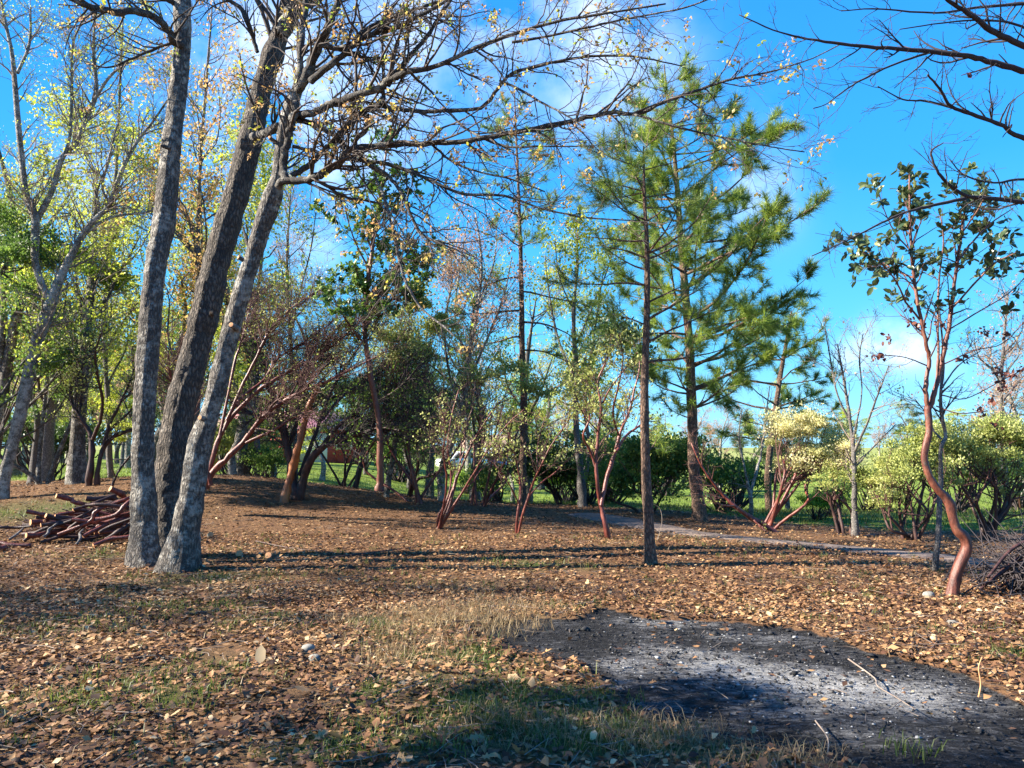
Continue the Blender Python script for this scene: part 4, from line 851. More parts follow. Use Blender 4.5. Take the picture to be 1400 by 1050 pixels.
rr_ = np.clip(rg.random(li.max() + 1)[li] * .7 + rg.random(len(li)) * .3, 0, 1)
put(r_, 'leaves', MT['lf_madg'], bs, lambda b: leaves(b, lc, ld, lu, .105 * rg.uniform(.6, 1.2, len(lc)), 'oval', rr_), 'stuff', smooth=False)
# leaning orange madrone, cut at the top, and the dark double manzanita behind it
simple_tree('madrone_tree', 'leaning smooth orange madrone trunk cut off at the top', 'tree', [[(388, 686, 24), (394, 665, 20), (400, 640, 19), (408, 610, 18), (416, 578, 16), (425, 550, 14), (433, 530, 13), (437, 523, 12)], [(436, 526, 5), (444, 514, 4), (452, 505, 2)], [(434, 528, 4), (424, 518, 3), (416, 512, 2)]], 73, 'madorange', dens=(2, 4, 4), lens=(.4, .2, .1), lp=.5, gf=.8, ls=.04, leafmat='lf_manz', sides=18, wsc=.56)

# ---------------------------------------------------------------- manzanitas: bare fans of stems with leafy ends
def fan(label, stems, seed, Y=None, mat='manz', lf='lf_manz', tuft=0.6, **kw):
    kw.setdefault('wsc', .72); return simple_tree('manzanita', label, 'shrub', stems, seed, mat, Y, lf, kw.pop('tw', 'twigred'), lp=tuft, flare=.2, sides=8, ddep=kw.pop('ddep', .09), **kw)
fan('wide dark manzanita behind the leaning orange trunk with a dense brown twiggy crown',
    [[(404, 681, 24), (402, 660, 20), (396, 625, 16), (388, 590, 13), (380, 560, 11), (370, 530, 9), (362, 500, 7), (350, 460, 4)], [(408, 681, 22), (415, 655, 17), (425, 630, 14), (440, 612, 12), (470, 600, 10), (505, 588, 8), (540, 570, 6), (580, 548, 4), (620, 530, 2)],
     [(410, 650, 10), (425, 610, 8), (440, 570, 8), (455, 530, 7), (480, 490, 6), (505, 455, 4), (520, 430, 2)], [(394, 615, 8), (405, 580, 7), (410, 540, 7), (425, 500, 6), (450, 460, 5), (480, 430, 3)], [(430, 625, 8), (460, 585, 7), (495, 560, 6), (540, 535, 5), (575, 500, 3)],
     [(386, 585, 7), (360, 570, 6), (330, 560, 5), (300, 530, 3)], [(470, 598, 6), (520, 585, 5), (560, 590, 4), (600, 575, 2)], [(440, 575, 6), (470, 540, 5), (510, 515, 4), (560, 480, 2)]], 81, mat='manzdark', Y=17.5, tuft=.35, dens=(12, 9.5, 7), lens=(1.25, .6, .28), gf=.4, trop=.12, nl=3, ls=.06, ddep=.14, lf='lf_green', tw='twigdark')
fan('sprawling red manzanita whose long limbs come out from behind the oak',
    [[(283, 657, 14), (296, 640, 12), (312, 625, 11), (330, 607, 10), (345, 588, 9), (362, 568, 8), (385, 550, 7), (415, 535, 6), (450, 520, 5), (490, 500, 4), (530, 480, 2)], [(285, 655, 10), (295, 610, 9), (310, 580, 9), (335, 550, 8), (365, 525, 8), (400, 505, 7), (435, 487, 6), (470, 460, 4), (500, 430, 3), (520, 400, 2)],
     [(305, 590, 6), (325, 548, 6), (360, 520, 5), (380, 490, 4), (420, 465, 4), (455, 440, 2)], [(335, 605, 6), (370, 590, 5), (400, 572, 4), (430, 560, 3)], [(310, 575, 6), (330, 530, 6), (350, 490, 5), (370, 450, 4), (400, 420, 3), (430, 400, 2)], [(285, 650, 8), (265, 600, 7), (255, 560, 7), (235, 520, 5), (230, 480, 3)],
     [(300, 600, 6), (320, 500, 5), (335, 450, 4), (345, 400, 2)]], 82, Y=15.5, tuft=.12, dens=(12, 11, 7), lens=(1.1, .55, .25), gf=.45, trop=.15, nl=4, ls=.045, ddep=.12)
fan('red manzanita with a narrow fan of many bright stems, left of the middle',
    [[(598, 723, 8), (600, 705, 7), (612, 680, 6), (617, 650, 6), (612, 610, 5), (617, 570, 4), (628, 530, 3)], [(599, 723, 9), (610, 695, 7), (624, 655, 6), (640, 618, 6), (658, 585, 5), (680, 553, 4), (703, 533, 2)],
     [(601, 723, 8), (617, 697, 7), (634, 670, 6), (652, 640, 5), (672, 607, 4), (696, 578, 3), (716, 560, 2)], [(600, 722, 7), (607, 690, 6), (611, 655, 5), (606, 618, 5), (610, 585, 3), (600, 550, 2)], [(600, 720, 7), (612, 700, 6), (628, 640, 5), (632, 600, 4), (645, 560, 3), (650, 520, 2)],
     [(618, 680, 5), (626, 640, 4), (636, 610, 3), (634, 580, 2)], [(634, 670, 4), (645, 660, 3), (660, 640, 3), (680, 625, 2)]], 83, tuft=.32, dens=(3.6, 5, 5), lens=(.7, .34, .16), gf=.55, nl=5, ls=.05, wsc=.5)
fan('small red manzanita with two low stems in front of the thin tall pine',
    [[(706, 729, 8), (708, 700, 7), (712, 672, 6), (708, 640, 5), (700, 605, 4), (690, 575, 2)], [(709, 729, 8), (717, 695, 7), (727, 665, 6), (738, 640, 5), (752, 612, 4), (768, 588, 3), (785, 565, 2)], [(722, 680, 4), (740, 660, 4), (760, 645, 3), (780, 625, 2)], [(710, 690, 4), (695, 660, 4), (680, 640, 3), (665, 625, 2)], [(735, 640, 4), (735, 610, 3), (745, 570, 2)]], 84, tuft=.4, dens=(3.8, 5, 5), lens=(.65, .34, .16), gf=.5, nl=5, ls=.05, wsc=.52)
R85 = fan('dark red manzanita with twisting stems and cream-flowered head, left of the slender pine',
    [[(832, 736, 14), (828, 715, 12), (821, 690, 12), (817, 662, 10), (815, 625, 9), (818, 590, 8), (822, 558, 7), (817, 525, 6), (828, 495, 5), (842, 462, 3)], [(822, 692, 10), (829, 655, 11), (840, 622, 10), (848, 592, 8), (860, 563, 7), (868, 530, 5), (875, 500, 4), (870, 470, 2)], [(842, 618, 7), (856, 596, 6), (872, 584, 5), (892, 570, 3)],
     [(816, 640, 6), (806, 615, 6), (797, 595, 5), (806, 572, 4), (800, 545, 3), (790, 515, 2)], [(846, 595, 6), (838, 565, 5), (845, 530, 4), (852, 490, 3), (846, 455, 2)], [(820, 560, 5), (835, 530, 4), (858, 500, 3), (880, 470, 2)], [(818, 590, 4), (800, 570, 3), (785, 540, 2)]], 85, tuft=.6, dens=(4.2, 5, 6), lens=(.65, .34, .17), gf=.45, nl=6, ls=.055, wsc=.55, lf='lf_manz')
fan('fallen grey and red manzanita trunk leaning left along the path edge', [[(1058, 727, 11), (1042, 716, 10), (1022, 705, 9), (1004, 692, 8), (990, 678, 6), (975, 660, 5), (958, 635, 4), (945, 605, 2)], [(1005, 692, 4), (985, 690, 3), (965, 678, 2)], [(1030, 710, 5), (1045, 725, 4), (1062, 736, 3)]], 86, tuft=.1, dens=(3, 5, 4), lens=(.6, .3, .15), gf=.4)

# ---------------------------------------------------------------- leafy shrubs and background trees
def crown_shrub(name, label, u, v, Y, crowns, stems, seed, lf, mat='manz', n=220, size=.05, pr=.32, npf=26, tw='twigred', cat='shrub', group=None, flat=.75, dens=1.0, sr=.03, shape='diamond'):
    """crowns: list of (u, v, half width px, half height px); stems: number of stems that fan from the foot"""
    b0 = G(u, v) if Y is None else np.array([*P(u, 650, Y)[:2], 0.0]); b0[2] = height(b0[0], b0[1]); Y0 = b0[1]
    root = empty(name, b0, label, cat, group); rg = np.random.default_rng(seed); cs, rs = [], []
    for (cu, cv, wu, wv) in crowns:
        c = P(cu, cv, Y0); a = wu * Y0 / F; h = wv * Y0 / F
        for _ in range(max(3, int(npf * dens))):
            d = norm(rg.normal(size=3)); d[2] = abs(d[2]) if rg.random() < .8 else d[2]; rd = rg.uniform(.3, 1.12)
            cs.append(c + d * np.array([a, a * .8, h]) * rd); rs.append(pr * rg.uniform(.55, 1.25))
    cs = np.array(cs); cs[:, 2] = np.maximum(cs[:, 2], b0[2] + .25)
    ang = np.arctan2(cs[:, 1] - b0[1], cs[:, 0] - b0[0]) + rg.normal(0, .3, len(cs)); grp = (np.argsort(np.argsort(cs[:, 0] + .3 * rg.normal(size=len(cs)))) * stems // len(cs))
    P2, R2 = [], []
    for s in range(stems):
        mem = cs[grp == s]
        if not len(mem): continue
        m = mem.mean(0); e = m * .75 + b0 * .25; f = b0 + rg.normal(size=3) * [.08, .08, 0]
        mid = (f + e) / 2 + rg.normal(size=3) * .16 * np.linalg.norm(e - f); q, r = resample(np.array([f - [0, 0, .1], f * .75 + mid * .25 + rg.normal(size=3) * .03, mid, (mid + e) / 2 + rg.normal(size=3) * .07, e]), np.array([1.5, 1.1, .9, .7, .5]) * sr, 14)
        put(root, 'stem', MT[mat], b0, lambda b: tubes(b, q[None], r[None], 7))
        for c in mem:
            k = rg.integers(6, 13); a_, r_ = q[k], r[k] * .6; md = (a_ + c) / 2 + rg.normal(size=3) * .12 * np.linalg.norm(c - a_) - [0, 0, .05]
            qq, rr = resample(np.array([a_, md, c]), np.array([r_, r_ * .6, .005]), 8); P2.append(qq); R2.append(rr)
    P2 = np.array(P2); R2 = np.array(R2); t1 = grow(rg, P2, R2, 4, .25, 1, .45, .8, (0, 0, .2), .3, 5, .6, .004)
    put(root, 'twigs', MT[tw], b0, lambda b: (tubes(b, P2, R2, 4), tubes(b, *t1, 3)), 'stuff')
    put(root, 'leaves', MT[lf], b0, lambda b: puffs(rg, b, cs, rs, n, size, shape, flat), 'stuff', smooth=False)
    return root
CS = crown_shrub
def dark_head(b):
    cs_ = [P(845 + a, 468 + c, R85[1][1] + e) for a, c, e in [(0, 0, 0), (-22, -8, .3), (18, 12, -.3), (-8, 18, .2), (28, 2, .3), (-34, 6, -.2), (8, -18, 0), (-15, -25, .2)]]; puffs(np.random.default_rng(4), b, cs_, [.25] * 8, 150, .075, 'oval')
put(R85[0], 'leaves', MT['lf_dark'], R85[1], dark_head, 'stuff', 'dark green leafy top', smooth=False)
CS('manzanita', 'tall manzanita with bright yellow-green leaf clusters right of the tall orange-barked madrone', 572, 690, 18.5, [(560, 425, 34, 30), (538, 470, 42, 24), (592, 455, 26, 22), (560, 490, 30, 18)], 5, 88, 'lf_manz', n=190, size=.07, pr=.30, npf=13)
CS('manzanita', 'leafy pale green manzanita above and behind the narrow red one', 655, 690, 19, [(700, 515, 42, 20), (655, 525, 30, 16), (735, 540, 26, 16)], 5, 89, 'lf_manz', n=130, size=.07, pr=.28, npf=10)
CS('bush', 'dark leafy small tree in shade under the brown manzanita crown', 470, 680, 22, [(500, 540, 55, 20), (440, 552, 45, 18), (560, 532, 36, 22)], 6, 90, 'lf_dark', n=200, size=.09, pr=.42, npf=12, mat='manzdark', cat='bush')
CS('manzanita', 'cream-flowered manzanita with a rounded head over many leaning red stems, right of the tall pine', 1048, 722, None, [(1108, 608, 62, 34), (1080, 595, 34, 22), (1140, 632, 34, 26), (1100, 635, 40, 20)], 8, 91, 'lf_cream', n=420, size=.046, pr=.30, npf=17)
CS('manzanita', 'big yellow-green manzanita left of the twisted madrone, low dark stems below', 1245, 738, None, [(1235, 645, 60, 46), (1205, 665, 38, 34), (1265, 628, 44, 42)], 8, 92, 'lf_manz', n=400, size=.045, pr=.30, npf=18, mat='manzdark')
CS('manzanita', 'largest pale yellow-green manzanita at the right edge behind the brush pile', 1352, 738, None, [(1345, 635, 66, 54), (1315, 618, 46, 40), (1405, 645, 60, 60), (1370, 600, 45, 26)], 9, 93, 'lf_manz', n=430, size=.045, pr=.32, npf=17, mat='manzdark')
CS('manzanita', 'low manzanita with thin arching dark stems and hardly any leaves, before the bare grey tree', 1153, 731, None, [(1125, 665, 26, 16), (1150, 650, 26, 18)], 5, 94, 'lf_manz', n=60, size=.05, pr=.25, npf=7, mat='manzdark')
CS('bush', 'dense dark green bush directly behind the slender pine trunk', 880, 700, 19, [(870, 645, 62, 45), (905, 630, 48, 42), (930, 655, 45, 40), (840, 665, 30, 30)], 7, 95, 'lf_green', n=230, size=.075, pr=.42, npf=17, mat='manzdark', cat='bush')
CS('bush', 'rounded dark green bush left of the grey forked tree, behind the small red manzanita', 762, 698, 22, [(755, 655, 48, 36), (735, 640, 35, 35)], 6, 96, 'lf_dark', n=300, size=.08, pr=.48, npf=16, mat='manzdark', cat='bush')
CS('bush', 'low dark tangled bush right of the white car', 680, 696, 22, [(690, 655, 40, 30), (665, 665, 30, 20)], 7, 97, 'lf_green', n=110, size=.07, pr=.4, npf=12, mat='manzdark', cat='bush')
# ---------------------------------------------------------------- mid-distance single trees, traced
ST = simple_tree
ST('oak_tree', 'tall bare oak with orange catkins seen between the left and middle oak stems', 'tree', [[(268, 655, 14), (270, 560, 13), (274, 450, 12), (270, 330, 10), (274, 220, 8), (282, 110, 6), (290, 10, 3)]], 101, 'grey', Y=21, leafmat='lf_tan', auto=(2.3, 3.2, .25), dens=(1.6, 2.3, 3), lens=(1.3, .7, .35), lp=.95, nl=5, ls=.09, sp=.07)
ST('oak_tree', 'bare oak with thin yellowish leaves left of the foreground oak, behind the leaning one', 'tree', [[(150, 650, 12), (148, 560, 12), (142, 450, 11), (150, 340, 9), (160, 220, 7), (165, 100, 5), (170, -10, 3)]], 102, 'grey', Y=23, leafmat='lf_yg', auto=(2.3, 3.2, .28), dens=(1.4, 2.1, 3), lens=(1.3, .7, .35), lp=.95, nl=5, ls=.08, sp=.07)
ST('oak_tree', 'leafy yellowish oak right of the middle oak stem, behind the red manzanitas', 'tree', [[(352, 650, 12), (350, 560, 11), (345, 460, 10), (355, 380, 8), (362, 300, 5), (360, 240, 3)]], 103, 'grey', Y=24, leafmat='lf_yg', auto=(3, 2.6, .3), dens=(1.8, 2.6, 3), lens=(1.2, .6, .3), lp=1, nl=8, ls=.10, sp=.09)
ST('birch_like_tree', 'slim pale bare tree with fine pinkish twigs, right of the foreground oak', 'tree', [[(405, 650, 9), (402, 560, 9), (396, 450, 8), (392, 360, 6), (395, 300, 4), (398, 250, 2)], [(397, 460, 5), (410, 400, 4), (425, 340, 3), (432, 290, 2)]], 104, 'grey', Y=26, leafmat='lf_pink', tw='twigpale', auto=(2.5, 2.2, .4, .4), dens=(2, 3, 3), lens=(1.1, .6, .3), lp=.4, nl=3, ls=.06)
ST('oak_tree', 'pale-trunked oak with a pinkish brown crown, left of the thin tall pine', 'tree', [[(603, 688, 22), (604, 650, 18), (611, 625, 15), (622, 590, 13), (632, 550, 12), (639, 500, 10), (648, 450, 8), (656, 400, 7), (658, 350, 5), (650, 290, 3)],
   [(634, 545, 7), (650, 500, 6), (672, 450, 5), (690, 400, 4), (700, 350, 2)], [(628, 560, 6), (612, 500, 5), (608, 440, 5), (618, 380, 4), (612, 320, 2)], [(640, 490, 5), (622, 440, 4), (628, 370, 3), (640, 300, 2)], [(655, 410, 4), (675, 360, 3), (680, 300, 2)]], 105, 'oakpale', Y=19.5, leafmat='lf_pink', tw='twigpale', dens=(3, 3.2, 3.5), lens=(1.1, .55, .3), lp=.9, nl=5, ls=.065, sp=.08, gf=.4, ddep=.06)
ST('oak_tree', 'grey forked oak with a fresh yellow-green crown, left of the slender pine', 'tree', [[(797, 696, 20), (795, 660, 17), (791, 620, 15), (787, 560, 12), (788, 500, 10), (784, 440, 9), (788, 380, 7), (790, 320, 3)], [(793, 690, 12), (800, 650, 11), (806, 610, 9), (800, 560, 7), (806, 500, 5), (815, 440, 4), (825, 370, 2)],
   [(788, 520, 6), (765, 470, 5), (752, 410, 4), (745, 350, 2)], [(788, 470, 5), (810, 420, 4), (830, 370, 3), (842, 330, 2)], [(787, 430, 4), (765, 380, 3), (758, 320, 2)]], 106, 'grey', Y=20.5, leafmat='lf_yg', tw='twigpale', dens=(3.2, 3.2, 3.5), lens=(1.0, .55, .3), lp=1, nl=8, ls=.085, sp=.09, gf=.5, ddep=.06)
ST('oak_tree', 'bare grey oak with fine pinkish twigs between the cream-flowered and yellow-green manzanitas', 'tree', [[(1170, 733, 15), (1168, 700, 13), (1168, 660, 12), (1166, 610, 9), (1160, 560, 7), (1152, 510, 5), (1145, 470, 2)], [(1167, 620, 6), (1185, 580, 5), (1200, 540, 4), (1215, 500, 2)], [(1164, 580, 5), (1145, 540, 4), (1135, 490, 3), (1128, 450, 2)], [(1166, 600, 4), (1178, 540, 3), (1175, 490, 3), (1180, 455, 2)], [(1168, 640, 4), (1195, 610, 3), (1225, 580, 2)]], 107, 'grey', leafmat='lf_pink', tw='twigpale', dens=(3.2, 4, 4), lens=(.9, .45, .22), lp=.12, nl=3, ls=.045, gf=.4)
ST('oak_tree', 'distant bare pinkish tree behind the largest manzanita at the right edge', 'tree', [[(1375, 690, 12), (1372, 620, 11), (1368, 540, 9), (1372, 470, 6), (1378, 400, 3)]], 108, 'grey', Y=24, leafmat='lf_pink', tw='twigpale', auto=(3.4, 2.4, .3, .7), dens=(2, 3, 3), lens=(1.1, .6, .3), lp=.7, nl=4, ls=.07)
ST('oak_tree', 'small pale tree forking low, right of the tall pine', 'tree', [[(1026, 712, 10), (1027, 685, 9), (1022, 662, 7), (1016, 630, 5), (1010, 600, 4), (1014, 560, 2)], [(1026, 675, 7), (1034, 645, 6), (1042, 612, 5), (1047, 570, 4), (1052, 530, 2)]], 109, 'oakpale', Y=19, leafmat='lf_green', tw='twigpale', dens=(3, 4, 4), lens=(.8, .4, .2), lp=.35, nl=3, ls=.05, gf=.4)
ST('madrone_tree', 'dark leaning trunk right of the cut orange madrone', 'tree', [[(486, 667, 13), (492, 640, 12), (500, 605, 11), (508, 575, 10), (514, 540, 8), (525, 500, 5)], [(500, 605, 5), (490, 580, 4), (478, 560, 3)], [(505, 585, 5), (530, 560, 4), (560, 545, 3)]], 110, 'manzdark', Y=21, leafmat='lf_green', dens=(3, 4, 4), lens=(1, .5, .25), lp=.6, nl=5, ls=.08, gf=.5, sp=.07)
ST('madrone_tree', 'short reddish madrone trunk with low side branches beyond the mound', 'tree', [[(522, 668, 15), (521, 640, 13), (522, 610, 12), (523, 580, 10), (526, 550, 7), (535, 510, 4)], [(520, 645, 6), (508, 620, 5), (498, 595, 4), (480, 575, 2)], [(522, 630, 5), (540, 610, 4), (552, 590, 2)]], 111, 'manz', Y=24, leafmat='lf_green', dens=(3, 4, 4), lens=(1, .5, .25), lp=.6, nl=5, ls=.09, gf=.5, sp=.07)
ST('oak_tree', 'slim dark grey trunk leaning right, left of the pale-trunked oak', 'tree', [[(527, 684, 14), (532, 655, 12), (539, 615, 11), (544, 580, 10), (550, 540, 8), (556, 490, 6), (560, 430, 3)]], 112, 'oak', Y=19, leafmat='lf_green', auto=(2.5, 1.8, .5), dens=(3, 4, 4), lens=(.9, .5, .25), lp=.5, nl=5, ls=.07, gf=.5, sp=.07)
ST('oak_tree', 'thin grey stem leaning right beside the dark foot of the pale-trunked oak', 'tree', [[(583, 668, 10), (586, 640, 8), (591, 612, 7), (600, 585, 6), (613, 558, 5), (622, 520, 2)]], 113, 'grey', Y=22, leafmat='lf_green', dens=(3, 4, 4), lens=(.9, .5, .25), lp=.5, nl=5, ls=.07, gf=.5, sp=.07)
fan('low manzanita with wide open dark stems beyond the mound, left of the thin grey stem', [[(560, 674, 8), (562, 655, 7), (553, 640, 5), (535, 628, 4), (520, 618, 2)], [(561, 674, 7), (563, 650, 5), (555, 620, 4), (550, 590, 2)], [(563, 672, 7), (572, 655, 6), (590, 650, 4), (605, 640, 2)], [(566, 660, 5), (572, 630, 4), (568, 600, 2)]], 114, Y=20, mat='manzdark', tuft=.6, dens=(3, 4, 4), lens=(.7, .4, .2), lf='lf_green', nl=4, ls=.07)
fan('dark small manzanita tree on the left behind the log pile, with a twiggy brown crown',
    [[(122, 664, 13), (124, 640, 12), (126, 610, 10), (121, 588, 8), (109, 570, 7), (98, 548, 6), (98, 525, 5), (108, 500, 4), (112, 470, 2)], [(133, 659, 10), (136, 630, 10), (146, 605, 8), (165, 592, 7), (190, 585, 6), (215, 570, 3)], [(127, 600, 7), (137, 575, 7), (140, 545, 6), (134, 515, 5), (130, 485, 4), (140, 450, 2)],
     [(140, 612, 6), (150, 580, 6), (165, 550, 5), (178, 520, 4), (190, 480, 2)], [(108, 568, 5), (112, 540, 4), (120, 500, 3), (116, 460, 2)], [(98, 548, 5), (85, 520, 4), (75, 495, 3), (70, 470, 2)], [(148, 590, 5), (180, 560, 4), (205, 530, 2)]], 115, mat='manzdark', tw='twigdark', tuft=.45, dens=(4.5, 5, 4.5), lens=(.9, .5, .25), gf=.45, nl=4, ls=.06, lf='lf_manz')
fan('single dark pole-like stem leaning right beside the log pile', [[(151, 672, 6), (158, 652, 5), (168, 636, 4), (182, 618, 4), (200, 598, 3)], [(158, 652, 3), (155, 645, 2), (153, 640, 1.5)]], 116, mat='manzdark', tuft=0, dens=(.8, 2, 2), lens=(.3, .2, .1))

# ---------------------------------------------------------------- background trees from a few models, each copy its own thing
def model(kind, seed):
    rg = np.random.default_rng(seed); root = empty({'leafy': 'leafy_tree', 'bare': 'bare_tree', 'bush': 'bush', 'trunk': 'oak_tree'}[kind], (0, 0, 0), 'x', 'tree')
    b0 = np.zeros(3)
    if kind == 'bush':
        cs = []; rs = []
        for _ in range(30):
            d = norm(rg.normal(size=3)); d[2] = abs(d[2]); cs.append(np.array([0, 0, .75]) + d * np.array([1.15, 1.0, .75]) * rg.uniform(.4, .95)); rs.append(rg.uniform(.25, .45))
        P2, R2 = [], []
        for c in cs:
            m_ = c * .5 + rg.normal(size=3) * .15; q, r = resample(np.array([[rg.normal(0, .06), rg.normal(0, .06), -.15], m_ * [1, 1, .8], c]), np.array([.035, .018, .006]), 8); P2.append(q); R2.append(r)
        for k in range(5): put(root, 'stem', MT['manzdark'], b0, lambda b: tubes(b, P2[k][None], R2[k][None] * 1.3, 6))
        put(root, 'twigs', MT['twigdark'], b0, lambda b: tubes(b, np.array(P2[5:]), np.array(R2[5:]), 4), 'stuff')
        put(root, 'leaves', MT[['lf_green', 'lf_bright', 'lf_manz', 'lf_dark'][seed % 4]], b0, lambda b: puffs(rg, b, cs, rs, 210, .085), 'stuff', smooth=False); return root
    H = 8.0
    q, r = resample(np.array([[0, 0, -.3], [rg.normal(0, .05), rg.normal(0, .05), 1.2], [rg.normal(0, .3), rg.normal(0, .2), 3], [rg.normal(0, .5), rg.normal(0, .4), 5.2], [rg.normal(0, .6), rg.normal(0, .5), 7.6]]), np.array([.22, .16, .13, .09, .02]), 24)
    put(root, 'trunk', MT[['oakpale', 'oak', 'grey'][seed % 3]], b0, lambda b: trunk_mesh(b, q, r, .3, 12, .04, .4, seed=seed))
    A = grow(rg, q[None], r[None], 2.4, .28, 1, 3.4, .75, (0, 0, .5), .3, 9, .6, .01, shrink=.45)
    for k in range(len(A[0])): put(root, 'limb', MT['limb'], b0, lambda b: tubes(b, A[0][k:k + 1], A[1][k:k + 1], 6))
    g1 = grow(rg, *A, 3.8 if kind == 'bare' else 2.4, .2, 1, 1.4, .75, (0, 0, .2), .3, 6, .55, .007); g2 = grow(rg, *g1, 4.5 if kind == 'bare' else 3, .2, 1, .7, .8, (0, 0, .1), .3, 5, .55, .005); g3 = grow(rg, *g2, 7, .2, 1, .35, .8, (0, 0, .1), .3, 3, .6, .004) if kind == 'bare' else None
    put(root, 'twigs', MT['twigpale' if kind == 'bare' else 'twig'], b0, lambda b: (tubes(b, *g1, 4), tubes(b, *g2, 3), tubes(b, *g3, 3) if kind == 'bare' else None), 'stuff')
    if kind == 'bare': put(root, 'leaves', MT[['lf_pink', 'lf_yg', 'lf_oak'][seed % 3]], b0, lambda b: leaf_at_tips(rg, b, g3[0], 6, .08, .09), 'stuff', smooth=False)
    else:
        tips = np.concatenate([A[0][:, -1], g1[0][:, -1], g1[0][:, 3]]); k = rg.permutation(len(tips))[:150]
        put(root, 'leaves', MT[['lf_bright', 'lf_green', 'lf_yg', 'lf_dark'][seed % 4]], b0, lambda b: puffs(rg, b, tips[k], rg.uniform(.3, .62, len(k)), 150, .10), 'stuff', smooth=False)
    return root
MODELS = {'leafy0': model('leafy', 4), 'leafy1': model('leafy', 5), 'leafy2': model('leafy', 6), 'leafy3': model('leafy', 7), 'bare0': model('bare', 3), 'bare1': model('bare', 4), 'bare2': model('bare', 5),
          'bush0': model('bush', 4), 'bush1': model('bush', 5), 'bush2': model('bush', 6), 'bush3': model('bush', 7)}
USED = set()
def bgt(kind, u, Y, s, label, group=None, sx=1.0, seed=0):
    src = MODELS[kind]
    if kind in USED: src = copy_tree(src)
    USED.add(kind); b0 = np.array([*P(u, 640, Y)[:2], 0.0]); b0[2] = height(b0[0], b0[1])
    src.location = b0; src.rotation_euler = (0, 0, (u * 1.7 + Y * 3.1) % 6.28); src.scale = (s * sx, s * sx, s)
    src['label'] = label; src['category'] = 'bush' if kind.startswith('bush') else 'tree'
    if group: src['group'] = group
    elif 'group' in src: del src['group']
    return src
